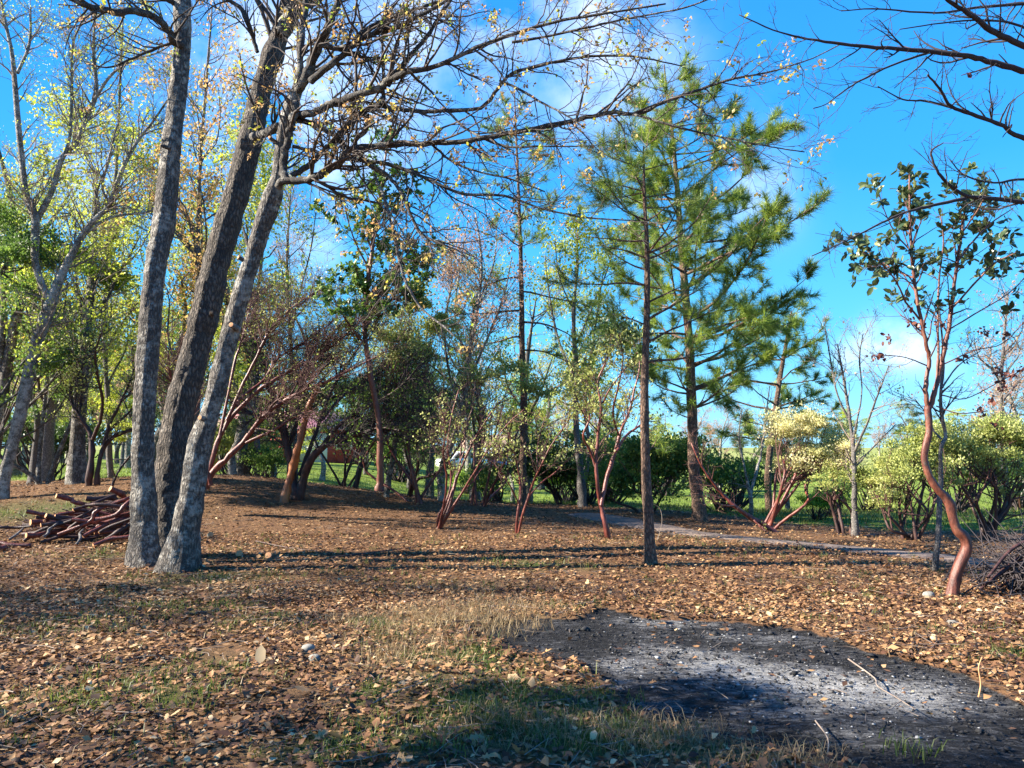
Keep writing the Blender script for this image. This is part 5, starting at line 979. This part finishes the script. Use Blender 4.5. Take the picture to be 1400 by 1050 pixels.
for a in [
 ('leafy1', 45, 21, .62, 'dark green evergreen tree behind the leaning left-edge oak'), ('bush3', 62, 27, 1.5, 'dark bush low behind the foot of the leaning left-edge oak'),
 ('leafy2', 95, 50, .95, 'yellow-green oak of the far grove, left of the dark manzanita tree'), ('leafy0', 60, 55, .9, 'bright green oak of the far grove near the left edge'), ('leafy2', 20, 48, 1.0, 'yellow-green oak of the far grove at the very left edge'),
 ('leafy0', 140, 58, .9, 'bright green oak of the far grove behind the dark manzanita tree'), ('leafy1', 175, 52, .8, 'dark green oak of the far grove just left of the foreground oak'), ('bare1', 120, 44, .95, 'bare oak of the far grove right of the yellow-green one'),
 ('bare1', 105, 19, 1.05, 'leafing yellow-green oak right of the leaning left-edge oak'), ('bare2', 235, 25, 1.25, 'golden-leaved oak behind the left foreground stem'), ('bare1', 330, 24, 1.2, 'leafing yellow-green oak right of the middle foreground stem'), ('bare2', 60, 25, 1.3, 'golden-leaved oak behind the fork of the leaning left-edge oak'), ('bare2', 720, 27, .95, 'golden-leaved oak just right of the thin tall pine'), ('bare1', 830, 29, .8, 'leafing oak left of the slender pine'), ('bare1', 650, 24, .85, 'leafing oak right behind the pale-trunked oak'),
 ('leafy1', -18, 17, .75, 'dark green tree just outside the left edge'), ('leafy2', 190, 24, .62, 'yellow-green tree just left of the left foreground stem'), ('leafy2', 320, 22, .6, 'yellow-green tree above the sprawling red manzanita'), ('leafy2', 255, 27, .78, 'yellow-green tree between the middle and right foreground stems'), ('leafy2', 372, 27, .6, 'sunny yellow-green tree above the brown manzanita crown'), ('leafy2', 700, 33, .45, 'small yellow-green tree behind the thin tall pine'), ('leafy1', 222, 33, .80, 'green tree seen between the left and middle foreground stems'), ('leafy2', 300, 36, .85, 'yellow-green tree seen just right of the right foreground stem'), ('bush2', 330, 26, 1.35, 'yellow-green bush low behind the sprawling red manzanita'), ('bush0', 362, 24, .75, 'small sunlit dark bush left of the leaning orange trunk'),
 ('leafy3', 330, 48, .8, 'dark green tree above the left end of the red barn'), ('leafy2', 440, 34, .6, 'yellow-green tree behind the twiggy brown manzanita crown'), ('leafy1', 500, 42, .62, 'green tree over the red barn'), ('leafy0', 560, 38, .72, 'bright green tree over the meadow left of the pale-trunked oak'),
 ('leafy3', 590, 30, .62, 'dark green tree behind the pale-trunked oak'), ('bush1', 545, 42, 1.8, 'bright green bush across the meadow beyond the slim dark grey trunk'),
 ('leafy1', 650, 44, .70, 'round green tree above the white house'), ('bush1', 640, 38, .75, 'bright lime bush below the white car'), ('bush2', 668, 30, .9, 'yellow-green bush left of the thin tall pine'), ('leafy0', 715, 50, .72, 'bright green tree behind the thin tall pine'), ('leafy2', 745, 60, .85, 'yellowish tree across the meadow left of the grey forked oak'),
 ('bare0', 775, 70, 1.0, 'pinkish bare tree far across the meadow, left of the grey forked oak'), ('bush1', 775, 32, 1.1, 'bright bush in the gap behind the grey forked oak'), ('bush0', 830, 25, 1.4, 'green bush between the grey forked oak and the slender pine'), ('bush3', 805, 22, .9, 'dark bush at the foot of the grey forked oak'),
 ('bush2', 905, 40, 1.9, 'tall yellow-green bush behind the dense dark one'), ('bush0', 985, 21, .95, 'green bush right of the tall pine foot'), ('bush3', 1000, 26, 1.15, 'dark bush behind the fallen trunk'), ('bare0', 985, 48, .62, 'bare pinkish tree beyond the tall pine'), ('bush1', 1010, 44, 1.1, 'bright bush beyond the small pale forked tree'),
 ('leafy3', 1075, 30, .48, 'small dark tree behind the cream-flowered manzanita'), ('bush0', 1140, 20, .55, 'low green bush at the foot of the cream-flowered manzanita'), ('bush1', 1115, 19, .45, 'small bright bush beneath the cream-flowered manzanita'), ('bush2', 1185, 26, .95, 'yellow-green bush just right of the bare grey oak'),
 ('bush3', 1075, 58, 1.6, 'dark bush far across the meadow right of the tall pine'), ('bare2', 1235, 60, .7, 'small bare tree far away between two yellow-green manzanitas'), ('bush2', 1300, 24, 1.2, 'yellow-green bush behind the grey sapling'), ('bush0', 1395, 30, 1.5, 'green bush behind the largest manzanita at the right edge'),
 ('bare0', 1395, 33, .85, 'bare pinkish tree at the right edge behind the largest manzanita'), ('bare1', 215, 30, 1.1, 'bare yellow-leaved oak filling the gap left of the middle stem'), ('bare2', 400, 40, 1.15, 'bare tan oak behind the slim pale pinkish tree'), ('bare1', 540, 46, 1.1, 'bare yellowish oak behind the tall orange-barked madrone'),
 ('bare0', 640, 55, 1.15, 'bare pinkish oak far behind the pale-trunked oak'), ('bare2', 740, 42, .9, 'bare tan oak between thin pine and grey forked oak'), ('bare1', 20, 30, 1.25, 'bare yellow-leaved oak behind both left-edge oaks')]: bgt(*a)
CS('oak_tree', 'low spreading oak branch crown of bright yellow-green leaves left of the foreground oak', 60, 672, 20, [(105, 365, 46, 26), (60, 350, 30, 16), (40, 395, 30, 20), (145, 385, 24, 16)], 3, 120, 'lf_bright', mat='oak', n=210, size=.08, pr=.34, npf=11, cat='tree', tw='twig', sr=.05)
# far grove of leaning grey trunks on the left
for k, (u, s) in enumerate([(30, .8), (42, .7), (52, .95), (66, .85), (74, .7), (84, .9), (92, .75), (104, .8), (168, .75), (176, .9), (160, .7)]):
    bgt('bare%d' % (k % 3), u, 41 + (k * 7 % 9), s, 'leaning grey oak in the far sunlit grove at the left', 'oaks of the far grove on the left')
# belt of trees on the horizon
for k, u in enumerate(np.linspace(-60, 1460, 48)):
    kd = ['leafy1', 'leafy3', 'leafy2', 'bare0'][k % 4]; o = bgt(kd, float(u) + 9 * math.sin(k * 3.3), 95 + 28 * ((k * 5) % 7) / 7, (.95 if u < 620 else .78) * (1 + .25 * math.sin(k * 1.7)), 'tree in the distant line along the horizon', 'trees on the horizon', sx=1.25)
# oaks outside the frame on the left, whose shadows fall across the foreground
for x, y, s, kd, lb_ in [(-11.5, 2.6, .95, 'bare1', 'bare oak standing off to the left beside the viewer'), (-10.5, 7.2, .6, 'bare0', 'slim bare oak off to the left, level with the burnt patch'), (-16.5, 8.2, 1.0, 'bare1', 'tall bare oak farther off to the left'), (-9.0, .4, .9, 'bare2', 'bare oak left and behind the viewer'), (-6.2, 2.75, .74, 'leafy1', 'dark evergreen close on the left of the viewer')]:
    o = bgt(kd, 700, 30, s, lb_); o.location = (x, y, float(height(x, y)))

# ---------------------------------------------------------------- log pile
def log(u1, v1, y1, u2, v2, y2, w, label, mat='manz', group='cut limbs in the log pile', curve=.07, seed=0, name='log', cat='log', zmin=True, ends=True, r2=.8):
    a = P(u1, v1, y1); b = P(u2, v2, y2); r = w * .35 * y1 / F
    for p in (a, b): p[2] = max(p[2], float(height(p[0], p[1])) + r * .7)
    rg = np.random.default_rng(int(u1 * 13 + v1)); L_ = np.linalg.norm(b - a)
    pts = np.array([a, a * .66 + b * .34 + rg.normal(size=3) * curve * L_ * [1, 1, .4], a * .33 + b * .67 + rg.normal(size=3) * curve * L_ * [1, 1, .4], b]); q, rr = resample(pts, np.array([1, .97, .9, r2]) * r, 14)
    rr = rr * (1 + .12 * rg.normal(size=len(rr))); bf = Buf(); tubes(bf, q[None], rr[None], 10)
    o = bf.obj(name, MT[mat], off=a); tag(o, label, cat, group)
    if ends:
        for p, d, ra in ((q[0], norm(q[0] - q[1]), rr[0]), (q[-1], norm(q[-1] - q[-2]), rr[-1])):
            an = np.arange(12) * math.pi / 6; x = norm(np.cross(d, [.1, .2, 1.])); y = np.cross(d, x); c = p + d * (.33 * ra if p is q[-1] else .004)
            fb = Buf(); ring = c + (x[None] * np.cos(an)[:, None] + y[None] * np.sin(an)[:, None]) * ra * .97; fb.add(np.vstack([ring, c + d * .005]), [np.array([[i, (i + 1) % 12, 12] for i in range(12)])])
            f = fb.obj('cut_end', MT['cut'], parent=o, off=a); f.location = (0, 0, 0)
    return o
for a in [
 (77, 678, 13.3, 122, 690, 13.6, 9, 'dark log sticking out left at the top of the pile, bright cut end'), (151, 668, 13.0, 190, 692, 13.6, 12, 'thick log with a round orange cut end on top of the pile'), (118, 681, 13.5, 160, 683, 13.8, 11, 'short thick dark log lying level at the top of the pile'),
 (37, 699, 13.1, 95, 712, 13.5, 9, 'reddish log poking out at the left side of the pile, half way up'), (42, 714, 12.8, 100, 722, 13.2, 11, 'log with a pale cut end low on the left of the pile'), (36, 732, 12.5, 80, 728, 13.0, 10, 'log with a round yellow cut end lying lowest on the left'),
 (100, 697, 12.9, 165, 674, 13.6, 6, 'thin pale pole slanting up to the right across the pile'), (61, 712, 12.8, 118, 692, 13.4, 7, 'thin reddish pole slanting up through the middle of the pile'), (56, 718, 12.7, 120, 706, 13.2, 8, 'log with a yellow end beside the low left one'),
 (114, 733, 12.5, 200, 690, 13.4, 8, 'long curved red log slanting down the right side of the pile'), (122, 728, 12.6, 210, 700, 13.4, 8, 'long red log just above the curved one'), (128, 746, 12.1, 200, 728, 12.6, 9, 'long red log on the ground in front of the pile'),
 (-30, 752, 12.0, 43, 748, 12.2, 11, 'bent red log lying apart at the left edge'), (-30, 775, 11.6, 8, 757, 11.9, 14, 'thick red log end at the left edge in front of the bent one'), (12, 738, 12.4, 32, 722, 12.8, 5, 'short grey stick leaning at the left foot of the pile'),
 (104, 745, 12.2, 114, 724, 12.6, 5, 'short grey forked stick in front of the pile'), (-20, 721, 13.0, 46, 719, 13.1, 6, 'thin dark pole running off to the left edge'), (58, 735, 12.4, 78, 716, 12.8, 6, 'greyish green stick leaning on the front of the pile'), (150, 716, 12.8, 215, 704, 13.4, 8, 'reddish log low on the right against the oak stem'),
 (140, 692, 13.2, 205, 676, 13.6, 8, 'dark log going behind the oak stem near the top')]: log(*a, mat='grey' if 'grey' in a[7] else ('manz' if 'red' in a[7] or 'cut end' in a[7] else 'manzdark'))
rg = np.random.default_rng(77)
for k in range(26):
    uc = rg.uniform(70, 190); top = np.interp(uc, [40, 100, 150, 200], [726, 702, 688, 694]); vc = rg.uniform(top, 738); Y_ = 13.0 + rg.uniform(-.3, .5); h = rg.uniform(25, 55); sl = rg.uniform(-1.1, .5)
    log(uc - h, vc - sl * h * .6, Y_ - .2, uc + h, vc + sl * h * .6, Y_ + .2, rg.uniform(5, 9), 'dark reddish limb buried in the middle of the log pile', mat=['manz', 'manzdark', 'manzdark'][k % 3], group='limbs buried in the log pile')
# thin brushwood within the pile
bw = Buf(); c0 = G(125, 730); n = 560; a = rg.normal(.25, .8, n); L_ = rg.uniform(.25, .9, n); t = np.linspace(-.5, .5, 5)[None]
cx = c0[0] + rg.normal(.1, .5, n); cy = c0[1] + .3 + rg.normal(0, .25, n); cz = np.array([float(height(x, y)) for x, y in zip(cx, cy)]) + rg.uniform(.03, .55, n) * np.clip(1 - np.abs(cx - c0[0] - .2) / 1.2, .15, 1)
pp = np.stack([cx[:, None] + np.cos(a)[:, None] * t * L_[:, None], cy[:, None] + np.sin(a)[:, None] * t * L_[:, None], cz[:, None] + rg.normal(0, .25, n)[:, None] * t * L_[:, None] + .03 * np.sin(t * 7 + a[:, None])], -1)
pp[..., 2] = np.maximum(pp[..., 2], height(pp[..., 0], pp[..., 1]) + .01); tubes(bw, pp, np.full((n, 5), .006) * np.linspace(1.3, .6, 5), 4)
tag(bw.obj('brushwood', MT['twigred'], kind='stuff'), 'thin brushwood caught between the logs of the pile')

# small cut rounds, sticks and stones
def stone(u, v, sx, sy, sz, label, mat='stone', seed=0):
    b = Buf(); g = G(u, v); rg = np.random.default_rng(seed + int(u)); N, K = 12, 8; th = np.linspace(0, math.pi, K); ph = np.arange(N) * 2 * math.pi / N; T, Q = np.meshgrid(th, ph, indexing='ij')
    R = 1 + .28 * (fbm(np.cos(Q) * 2 + 9 + u, T * 2 + np.sin(Q), .8, seed) - .5) * 2 * np.sin(T); x = np.sin(T) * np.cos(Q) * R * sx; y = np.sin(T) * np.sin(Q) * R * sy; z = np.sign(np.cos(T)) * np.abs(np.cos(T)) ** .7 * sz
    i = np.arange(N * K).reshape(K, N); b.add(np.stack([x, y, z], -1).reshape(-1, 3) + g + [0, 0, sz * .45], [np.stack([i[:-1], i[1:], np.roll(i[1:], -1, 1), np.roll(i[:-1], -1, 1)], -1).reshape(-1, 4)])
    tag(b.obj('stone', MT[mat], off=g, smooth=False), label, 'stone')
stone(421, 890, .055, .05, .035, 'greyish green stone half sunk among the leaves left of the dry grass'); stone(430, 903, .05, .05, .03, 'darker stone touching the greyish green one', seed=3); stone(1270, 818, .07, .05, .05, 'pale rounded stone just left of the madrone foot', seed=5); stone(1302, 855, .05, .04, .03, 'flat pale stone in front of the madrone foot', seed=6)
def disc(u, v, r, label, seed):
    g = G(u, v) + np.array([0, 0, r * .6]); rg = np.random.default_rng(seed); d = norm(np.array([rg.normal(0, .3), -1, .55])); q = np.array([g + d * -.06, g, g + d * .05]); bf = Buf(); tubes(bf, q[None], np.full((1, 3), r), 12); o = bf.obj('cut_round', MT['oak'], off=g); tag(o, label, 'log round')
    an = np.arange(12) * math.pi / 6; x = norm(np.cross(d, [0, 0, 1.])); y = np.cross(d, x); c = q[-1] + d * (r * .3 + .003); fb = Buf(); fb.add(np.vstack([c + (x[None] * np.cos(an)[:, None] + y[None] * np.sin(an)[:, None]) * r * .98, c + d * .004]), [np.array([[i, (i + 1) % 12, 12] for i in range(12)])]); f = fb.obj('cut_face', MT['cut'], parent=o, off=g); f.location = (0, 0, 0)
disc(328, 762, .05, 'pale cut round right of the foreground oak, nearer the tree', 1); disc(368, 764, .045, 'pale cut round farther right of the foreground oak', 2); disc(287, 735, .05, 'orange cut round close against the foreground oak foot', 3)
def stick(pts, w, label, mat='twigpale', up=None):
    q = []
    for k, (u, v) in enumerate(pts):
        g = G(u, v); g[2] += .012 + w; q.append(g)
    q = np.array(q)
    if up is not None:
        q = np.array([P(u, v, q[up][1]) for u, v in pts])
    qq, rr = resample(q, np.linspace(w, w * .5, len(q)), 16); bf = Buf(); tubes(bf, qq[None], rr[None], 7); tag(bf.obj('stick', MT[mat], off=q[0]), label, 'stick')
stick([(1338, 953), (1341, 935), (1338, 915), (1340, 905), (1343, 898)], .006, 'orange curved stick standing upright at the right', 'cut', up=0)
stick([(1160, 905), (1195, 930), (1200, 942), (1225, 958), (1252, 975)], .006, 'long pale bent stick lying across the ash')
stick([(565, 998), (585, 1002), (600, 1010), (618, 1022)], .007, 'pale stick on the grass at the bottom middle'); stick([(535, 905), (512, 880), (478, 858)], .004, 'thin pale stick left of the dry grass')
stick([(1115, 990), (1132, 1015), (1130, 1045)], .005, 'grey stick at the lower edge of the burnt patch'); stick([(520, 910), (500, 925), (430, 990), (400, 1020)], .004, 'thin dark stick through the leaves at the lower left', 'twigdark')
stick([(505, 968), (540, 950), (575, 938), (600, 925)], .005, 'grey twig across the green grass tufts'); stick([(185, 905), (210, 902), (225, 905)], .012, 'short mossy stick left in the leaves', 'limb'); stick([(450, 765), (520, 756), (585, 748), (640, 742)], .012, 'long dark stick lying on the leaves in front of the narrow red manzanita', 'manzdark')
stick([(350, 742), (400, 752), (452, 757)], .012, 'dark bent stick in the shadow band right of the foreground oak', 'manzdark'); stick([(1180, 735), (1205, 732), (1235, 733)], .015, 'dark stub of wood on the leaves below the big manzanita', 'manzdark')
stick([(898, 740), (905, 715), (902, 695), (890, 688)], .006, 'dry curved stem hooked around the slender pine trunk', 'twigpale', up=0); stick([(1265, 690), (1290, 690), (1318, 700)], .005, 'x') if False else None
bigleaf = G(355, 912); b_ = Buf(); leaves(b_, np.array([bigleaf + [0, 0, .01]]), np.array([[0, .2, 1.]]), np.array([[0, -1, .2]]), np.array([.14]), 'oval', np.array([1.0])); tag(b_.obj('leaf', MT['litter'], off=bigleaf), 'single large pale leaf standing on edge in the left foreground', 'leaf')

# brush pile at the right edge
bp = G(1395, 812); br = empty('brush_pile', bp, 'dark pile of dry brushwood cut by the right edge', 'brush pile'); rg = np.random.default_rng(9)
n = 520; a = rg.normal(.9, .8, n); L_ = rg.uniform(.3, 1.3, n); t = np.linspace(-.5, .5, 6)[None]; cx = bp[0] + .45 + rg.normal(0, .33, n); cy = bp[1] + .2 + rg.normal(0, .35, n); cz = float(bp[2]) + rg.uniform(.02, .55, n) * np.clip(1.1 - np.abs(cx - bp[0] - .45) / .9, .1, 1)
pp = np.stack([cx[:, None] + np.cos(a)[:, None] * t * L_[:, None] * .7, cy[:, None] + np.sin(a)[:, None] * t * L_[:, None], cz[:, None] + rg.normal(.25, .3, n)[:, None] * t * L_[:, None] + .05 * np.sin(t * 6 + a[:, None] * 5)], -1); pp[..., 2] = np.maximum(pp[..., 2], height(pp[..., 0], pp[..., 1]) + .01)
put(br, 'brushwood', MT['twigdark'], bp, lambda b: tubes(b, pp, np.repeat(rg.uniform(.003, .011, n)[:, None], 6, 1) * np.linspace(1.2, .5, 6), 4), 'stuff')
for k, (u1, v1, u2, v2) in enumerate([(1345, 800, 1400, 765), (1340, 806, 1420, 745), (1355, 812, 1440, 770), (1350, 790, 1430, 730)]):
    p1 = P(u1, v1, bp[1]); p1[2] = max(p1[2], float(height(p1[0], p1[1])) + .02); p2 = P(u2, v2, bp[1] + .4); q, r = resample(np.array([p1, (p1 + p2) / 2 + rg.normal(size=3) * .05, p2]), np.array([.014, .02, .024]), 12)
    put(br, 'branch', MT['manzdark'], bp, lambda b: tubes(b, q[None], r[None], 8))

# ---------------------------------------------------------------- far things: barn, house, cars, bench
MT['red'] = plain('red_painted_boards', (.42, .06, .055), .8, (.33, .045, .04), 3); MT['roofred'] = plain('faded_red_metal_roof', (.60, .27, .27), .55, (.5, .2, .2), 2)
MT['white'] = plain('white_paint', (.78, .78, .77), .5, (.72, .72, .72), 3); MT['blue'] = plain('blue_car_paint', (.05, .17, .42), .3, (.05, .16, .40), 3); MT['dark'] = plain('dark_glass', (.02, .025, .03), .12, (.02, .025, .03), 3); MT['rubber'] = plain('tyre_rubber', (.02, .02, .02), .9)
MT['bluewall'] = plain('pale_blue_siding', (.42, .52, .62), .8, (.36, .46, .56), 3); MT['brownroof'] = plain('brown_shingle', (.36, .24, .17), .9, (.26, .17, .12), 6); MT['wood'] = plain('dark_wood', (.05, .038, .03), .8); MT['metal'] = plain('grey_metal', (.4, .4, .42), .35, metal=.8); MT['lamp'] = plain('lamp_glass', (.6, .6, .55), .2); MT['orange'] = plain('orange_panel', (.75, .33, .04), .6)
def box(b, c, s, r=.5):
    c = np.array(c, float); s = np.array(s, float) / 2; v = np.array([[x, y, z] for x in (-1, 1) for y in (-1, 1) for z in (-1, 1)]) * s + c
    b.add(v, [np.array([[0, 1, 3, 2], [4, 6, 7, 5], [0, 4, 5, 1], [2, 3, 7, 6], [0, 2, 6, 4], [1, 5, 7, 3]])], r)
def building(name, label, cat, u, Y, w, d, h, rise, wall, roof, rot, doors, windows, boards=0):
    b0 = np.array([*P(u, 640, Y)[:2], 0.0]); b0[2] = height(b0[0], b0[1]) - .1; root = empty(name, b0, label, cat); root.rotation_euler = (0, 0, rot)
    def part(nm, mat, fn): b = Buf(); fn(b); o = b.obj(nm, MT[mat], parent=root, smooth=False); return o
    def wl(b):
        box(b, (0, 0, h / 2), (w, d, h)); v = np.array([[-w / 2, -d / 2, h], [-w / 2, d / 2, h], [-w / 2, 0, h + rise], [w / 2, -d / 2, h], [w / 2, d / 2, h], [w / 2, 0, h + rise]]); b.add(v, [np.array([[0, 1, 2], [3, 5, 4]])])
    part('wall', wall, wl)
    for s in (-1, 1):
        def rf(b, s=s):
            o = .5; e = rise / (d / 2) * o; v = np.array([[-w / 2 - .5, s * (d / 2 + o), h - e + .05], [w / 2 + .5, s * (d / 2 + o), h - e + .05], [w / 2 + .5, 0, h + rise + .05], [-w / 2 - .5, 0, h + rise + .05]]); v2 = v + [0, 0, .12]
            b.add(np.vstack([v, v2]), [np.array([[0, 1, 2, 3], [7, 6, 5, 4], [0, 4, 5, 1], [1, 5, 6, 2], [2, 6, 7, 3], [3, 7, 4, 0]])])
        part('roof', roof, rf)
    for (x, wd2, hh) in doors: part('door', 'white', lambda b: box(b, (x, -d / 2 - .03, hh / 2), (wd2, .06, hh)))
    for (x, z) in windows:
        f = part('window', 'white', lambda b: box(b, (x, -d / 2 - .03, z), (1.1, .07, 1.0))); pb = Buf(); box(pb, (x, -d / 2 - .07, z), (.9, .03, .8)); pb.obj('pane', MT['dark'], parent=f, smooth=False)
    for k in range(boards): part('batten', wall, lambda b: box(b, (-w / 2 + (k + .5) * w / boards, -d / 2 - .02, h / 2), (.08, .05, h)))
building('barn', 'red barn with a faded pinkish roof beyond the meadow, left of the middle', 'barn', 415, 55, 8.5, 6, 2.3, 1.1, 'red', 'roofred', .08, [(1.2, 1.8, 2.0)], [(-2.6, 1.4), (3.2, 1.4)], 14)
building('house', 'small pale blue house with a brown roof behind the parked cars', 'house', 690, 92, 9, 7, 2.4, 1.2, 'bluewall', 'brownroof', .05, [(-1, 1, 2.0)], [(-3, 1.4), (1.5, 1.4), (3.4, 1.4)])
building('shed', 'low orange and brown shed glimpsed between the stems left of the middle', 'shed', 300, 48, 3.4, 3, 2.0, .7, 'orange', 'brownroof', .2, [], [(0, 1.2)])
def car(u, Y, rot, paint, label):
    b0 = np.array([*P(u, 640, Y)[:2], 0.0]); b0[2] = height(b0[0], b0[1]); root = empty('parked_car', b0, label, 'car', 'cars parked by the house'); root.rotation_euler = (0, 0, rot)
    def prof(b, pts, w, ins=0.0):
        n = len(pts); pts = np.array(pts); L0 = np.c_[pts[:, 0], np.full(n, -w / 2), pts[:, 1]]; c = pts.mean(0)
        pi = c + (pts - c) * (.93 if ins == 0 else 1); rows = [np.c_[pi[:, 0], np.full(n, -w / 2), pi[:, 1]], np.c_[pts[:, 0], np.full(n, -w / 2 + .07), pts[:, 1]], np.c_[pts[:, 0], np.full(n, w / 2 - .07), pts[:, 1]], np.c_[pi[:, 0], np.full(n, w / 2), pi[:, 1]]]
        v = np.vstack(rows + [[[c[0], -w / 2, c[1]]], [[c[0], w / 2, c[1]]]]); q = []; t = []
        for k in range(3):
            for i in range(n): q.append([k * n + i, k * n + (i + 1) % n, (k + 1) * n + (i + 1) % n, (k + 1) * n + i])
        for i in range(n): t.append([4 * n, (i + 1) % n, i]); t.append([4 * n + 1, 3 * n + i, 3 * n + (i + 1) % n])
        b.add(v, [np.array(q), np.array(t)])
    def part(nm, mat, fn, par=root): b = Buf(); fn(b); return b.obj(nm, MT[mat], parent=par, smooth=False)
    part('body', paint, lambda b: prof(b, [(-2.25, .35), (-2.3, .75), (-2.15, 1.0), (-1.2, 1.08), (1.7, 1.08), (2.2, .95), (2.3, .6), (2.2, .32)], 1.8))
    part('cabin', paint, lambda b: prof(b, [(-1.25, 1.06), (-.75, 1.62), (-.4, 1.7), (1.3, 1.68), (1.75, 1.5), (1.95, 1.06)], 1.6))
    for s in (-1, 1):
        part('side_window', 'dark', lambda b: prof(b, [(-.95, 1.12), (-.62, 1.55), (.25, 1.6), (.25, 1.12)], .04, 1)).location = (0, s * .81, 0); part('side_window', 'dark', lambda b: prof(b, [(.35, 1.12), (.35, 1.6), (1.25, 1.57), (1.55, 1.4), (1.65, 1.12)], .04, 1)).location = (0, s * .81, 0)
        part('headlight', 'lamp', lambda b: box(b, (-2.24, s * .65, .82), (.1, .35, .16))); part('tail_light', 'red', lambda b: box(b, (2.26, s * .68, .82), (.1, .25, .25)))
        for x in (-1.45, 1.45):
            an = np.arange(16) * math.pi / 8; q = np.array([[x, s * .70, .33], [x, s * .80, .33], [x, s * .92, .33]]); w_ = part('wheel', 'rubber', lambda b: tubes(b, q[None], np.array([[.33, .34, .32]]), 16)); part('rim', 'metal', lambda b: tubes(b, np.array([[[x, s * .9, .33], [x, s * .95, .33], [x, s * .96, .33]]]), np.array([[.2, .19, .03]]), 12), w_)
    part('windscreen', 'dark', lambda b: b.add(np.array([[-1.24, -.66, 1.12], [-1.24, .66, 1.12], [-.80, .58, 1.6], [-.80, -.58, 1.6]]) + [-.03, 0, .02], [np.array([[0, 1, 2, 3]])])); part('rear_window', 'dark', lambda b: b.add(np.array([[1.96, -.62, 1.14], [1.96, .62, 1.14], [1.79, .56, 1.48], [1.79, -.56, 1.48]]) + [.02, 0, .01], [np.array([[0, 1, 2, 3]])]))
car(632, 70, .35, 'white', 'white parked car seen through the stems of the narrow red manzanita'); car(660, 74, .15, 'blue', 'blue parked car right of the white one')
g = np.array([*P(165, 640, 40)[:2], 0.0]); g[2] = height(g[0], g[1]); be = empty('bench', g, 'dark backless bench standing in the green grass left of the foreground oak', 'bench'); be.rotation_euler = (0, 0, .15)
def bpart(nm, fn): b = Buf(); fn(b); b.obj(nm, MT['wood'], parent=be, smooth=False)
for y in (-.2, 0, .2): bpart('seat_slat', lambda b: box(b, (0, y, .47), (1.5, .17, .05)))
for x in (-.6, .6):
    for y in (-.18, .18): bpart('leg', lambda b: box(b, (x, y, .22), (.08, .07, .45)))
    bpart('crossbar', lambda b: box(b, (x, 0, .42), (.06, .5, .05)))
for a in ((610, 63, 'orange-yellow'),):
    pass
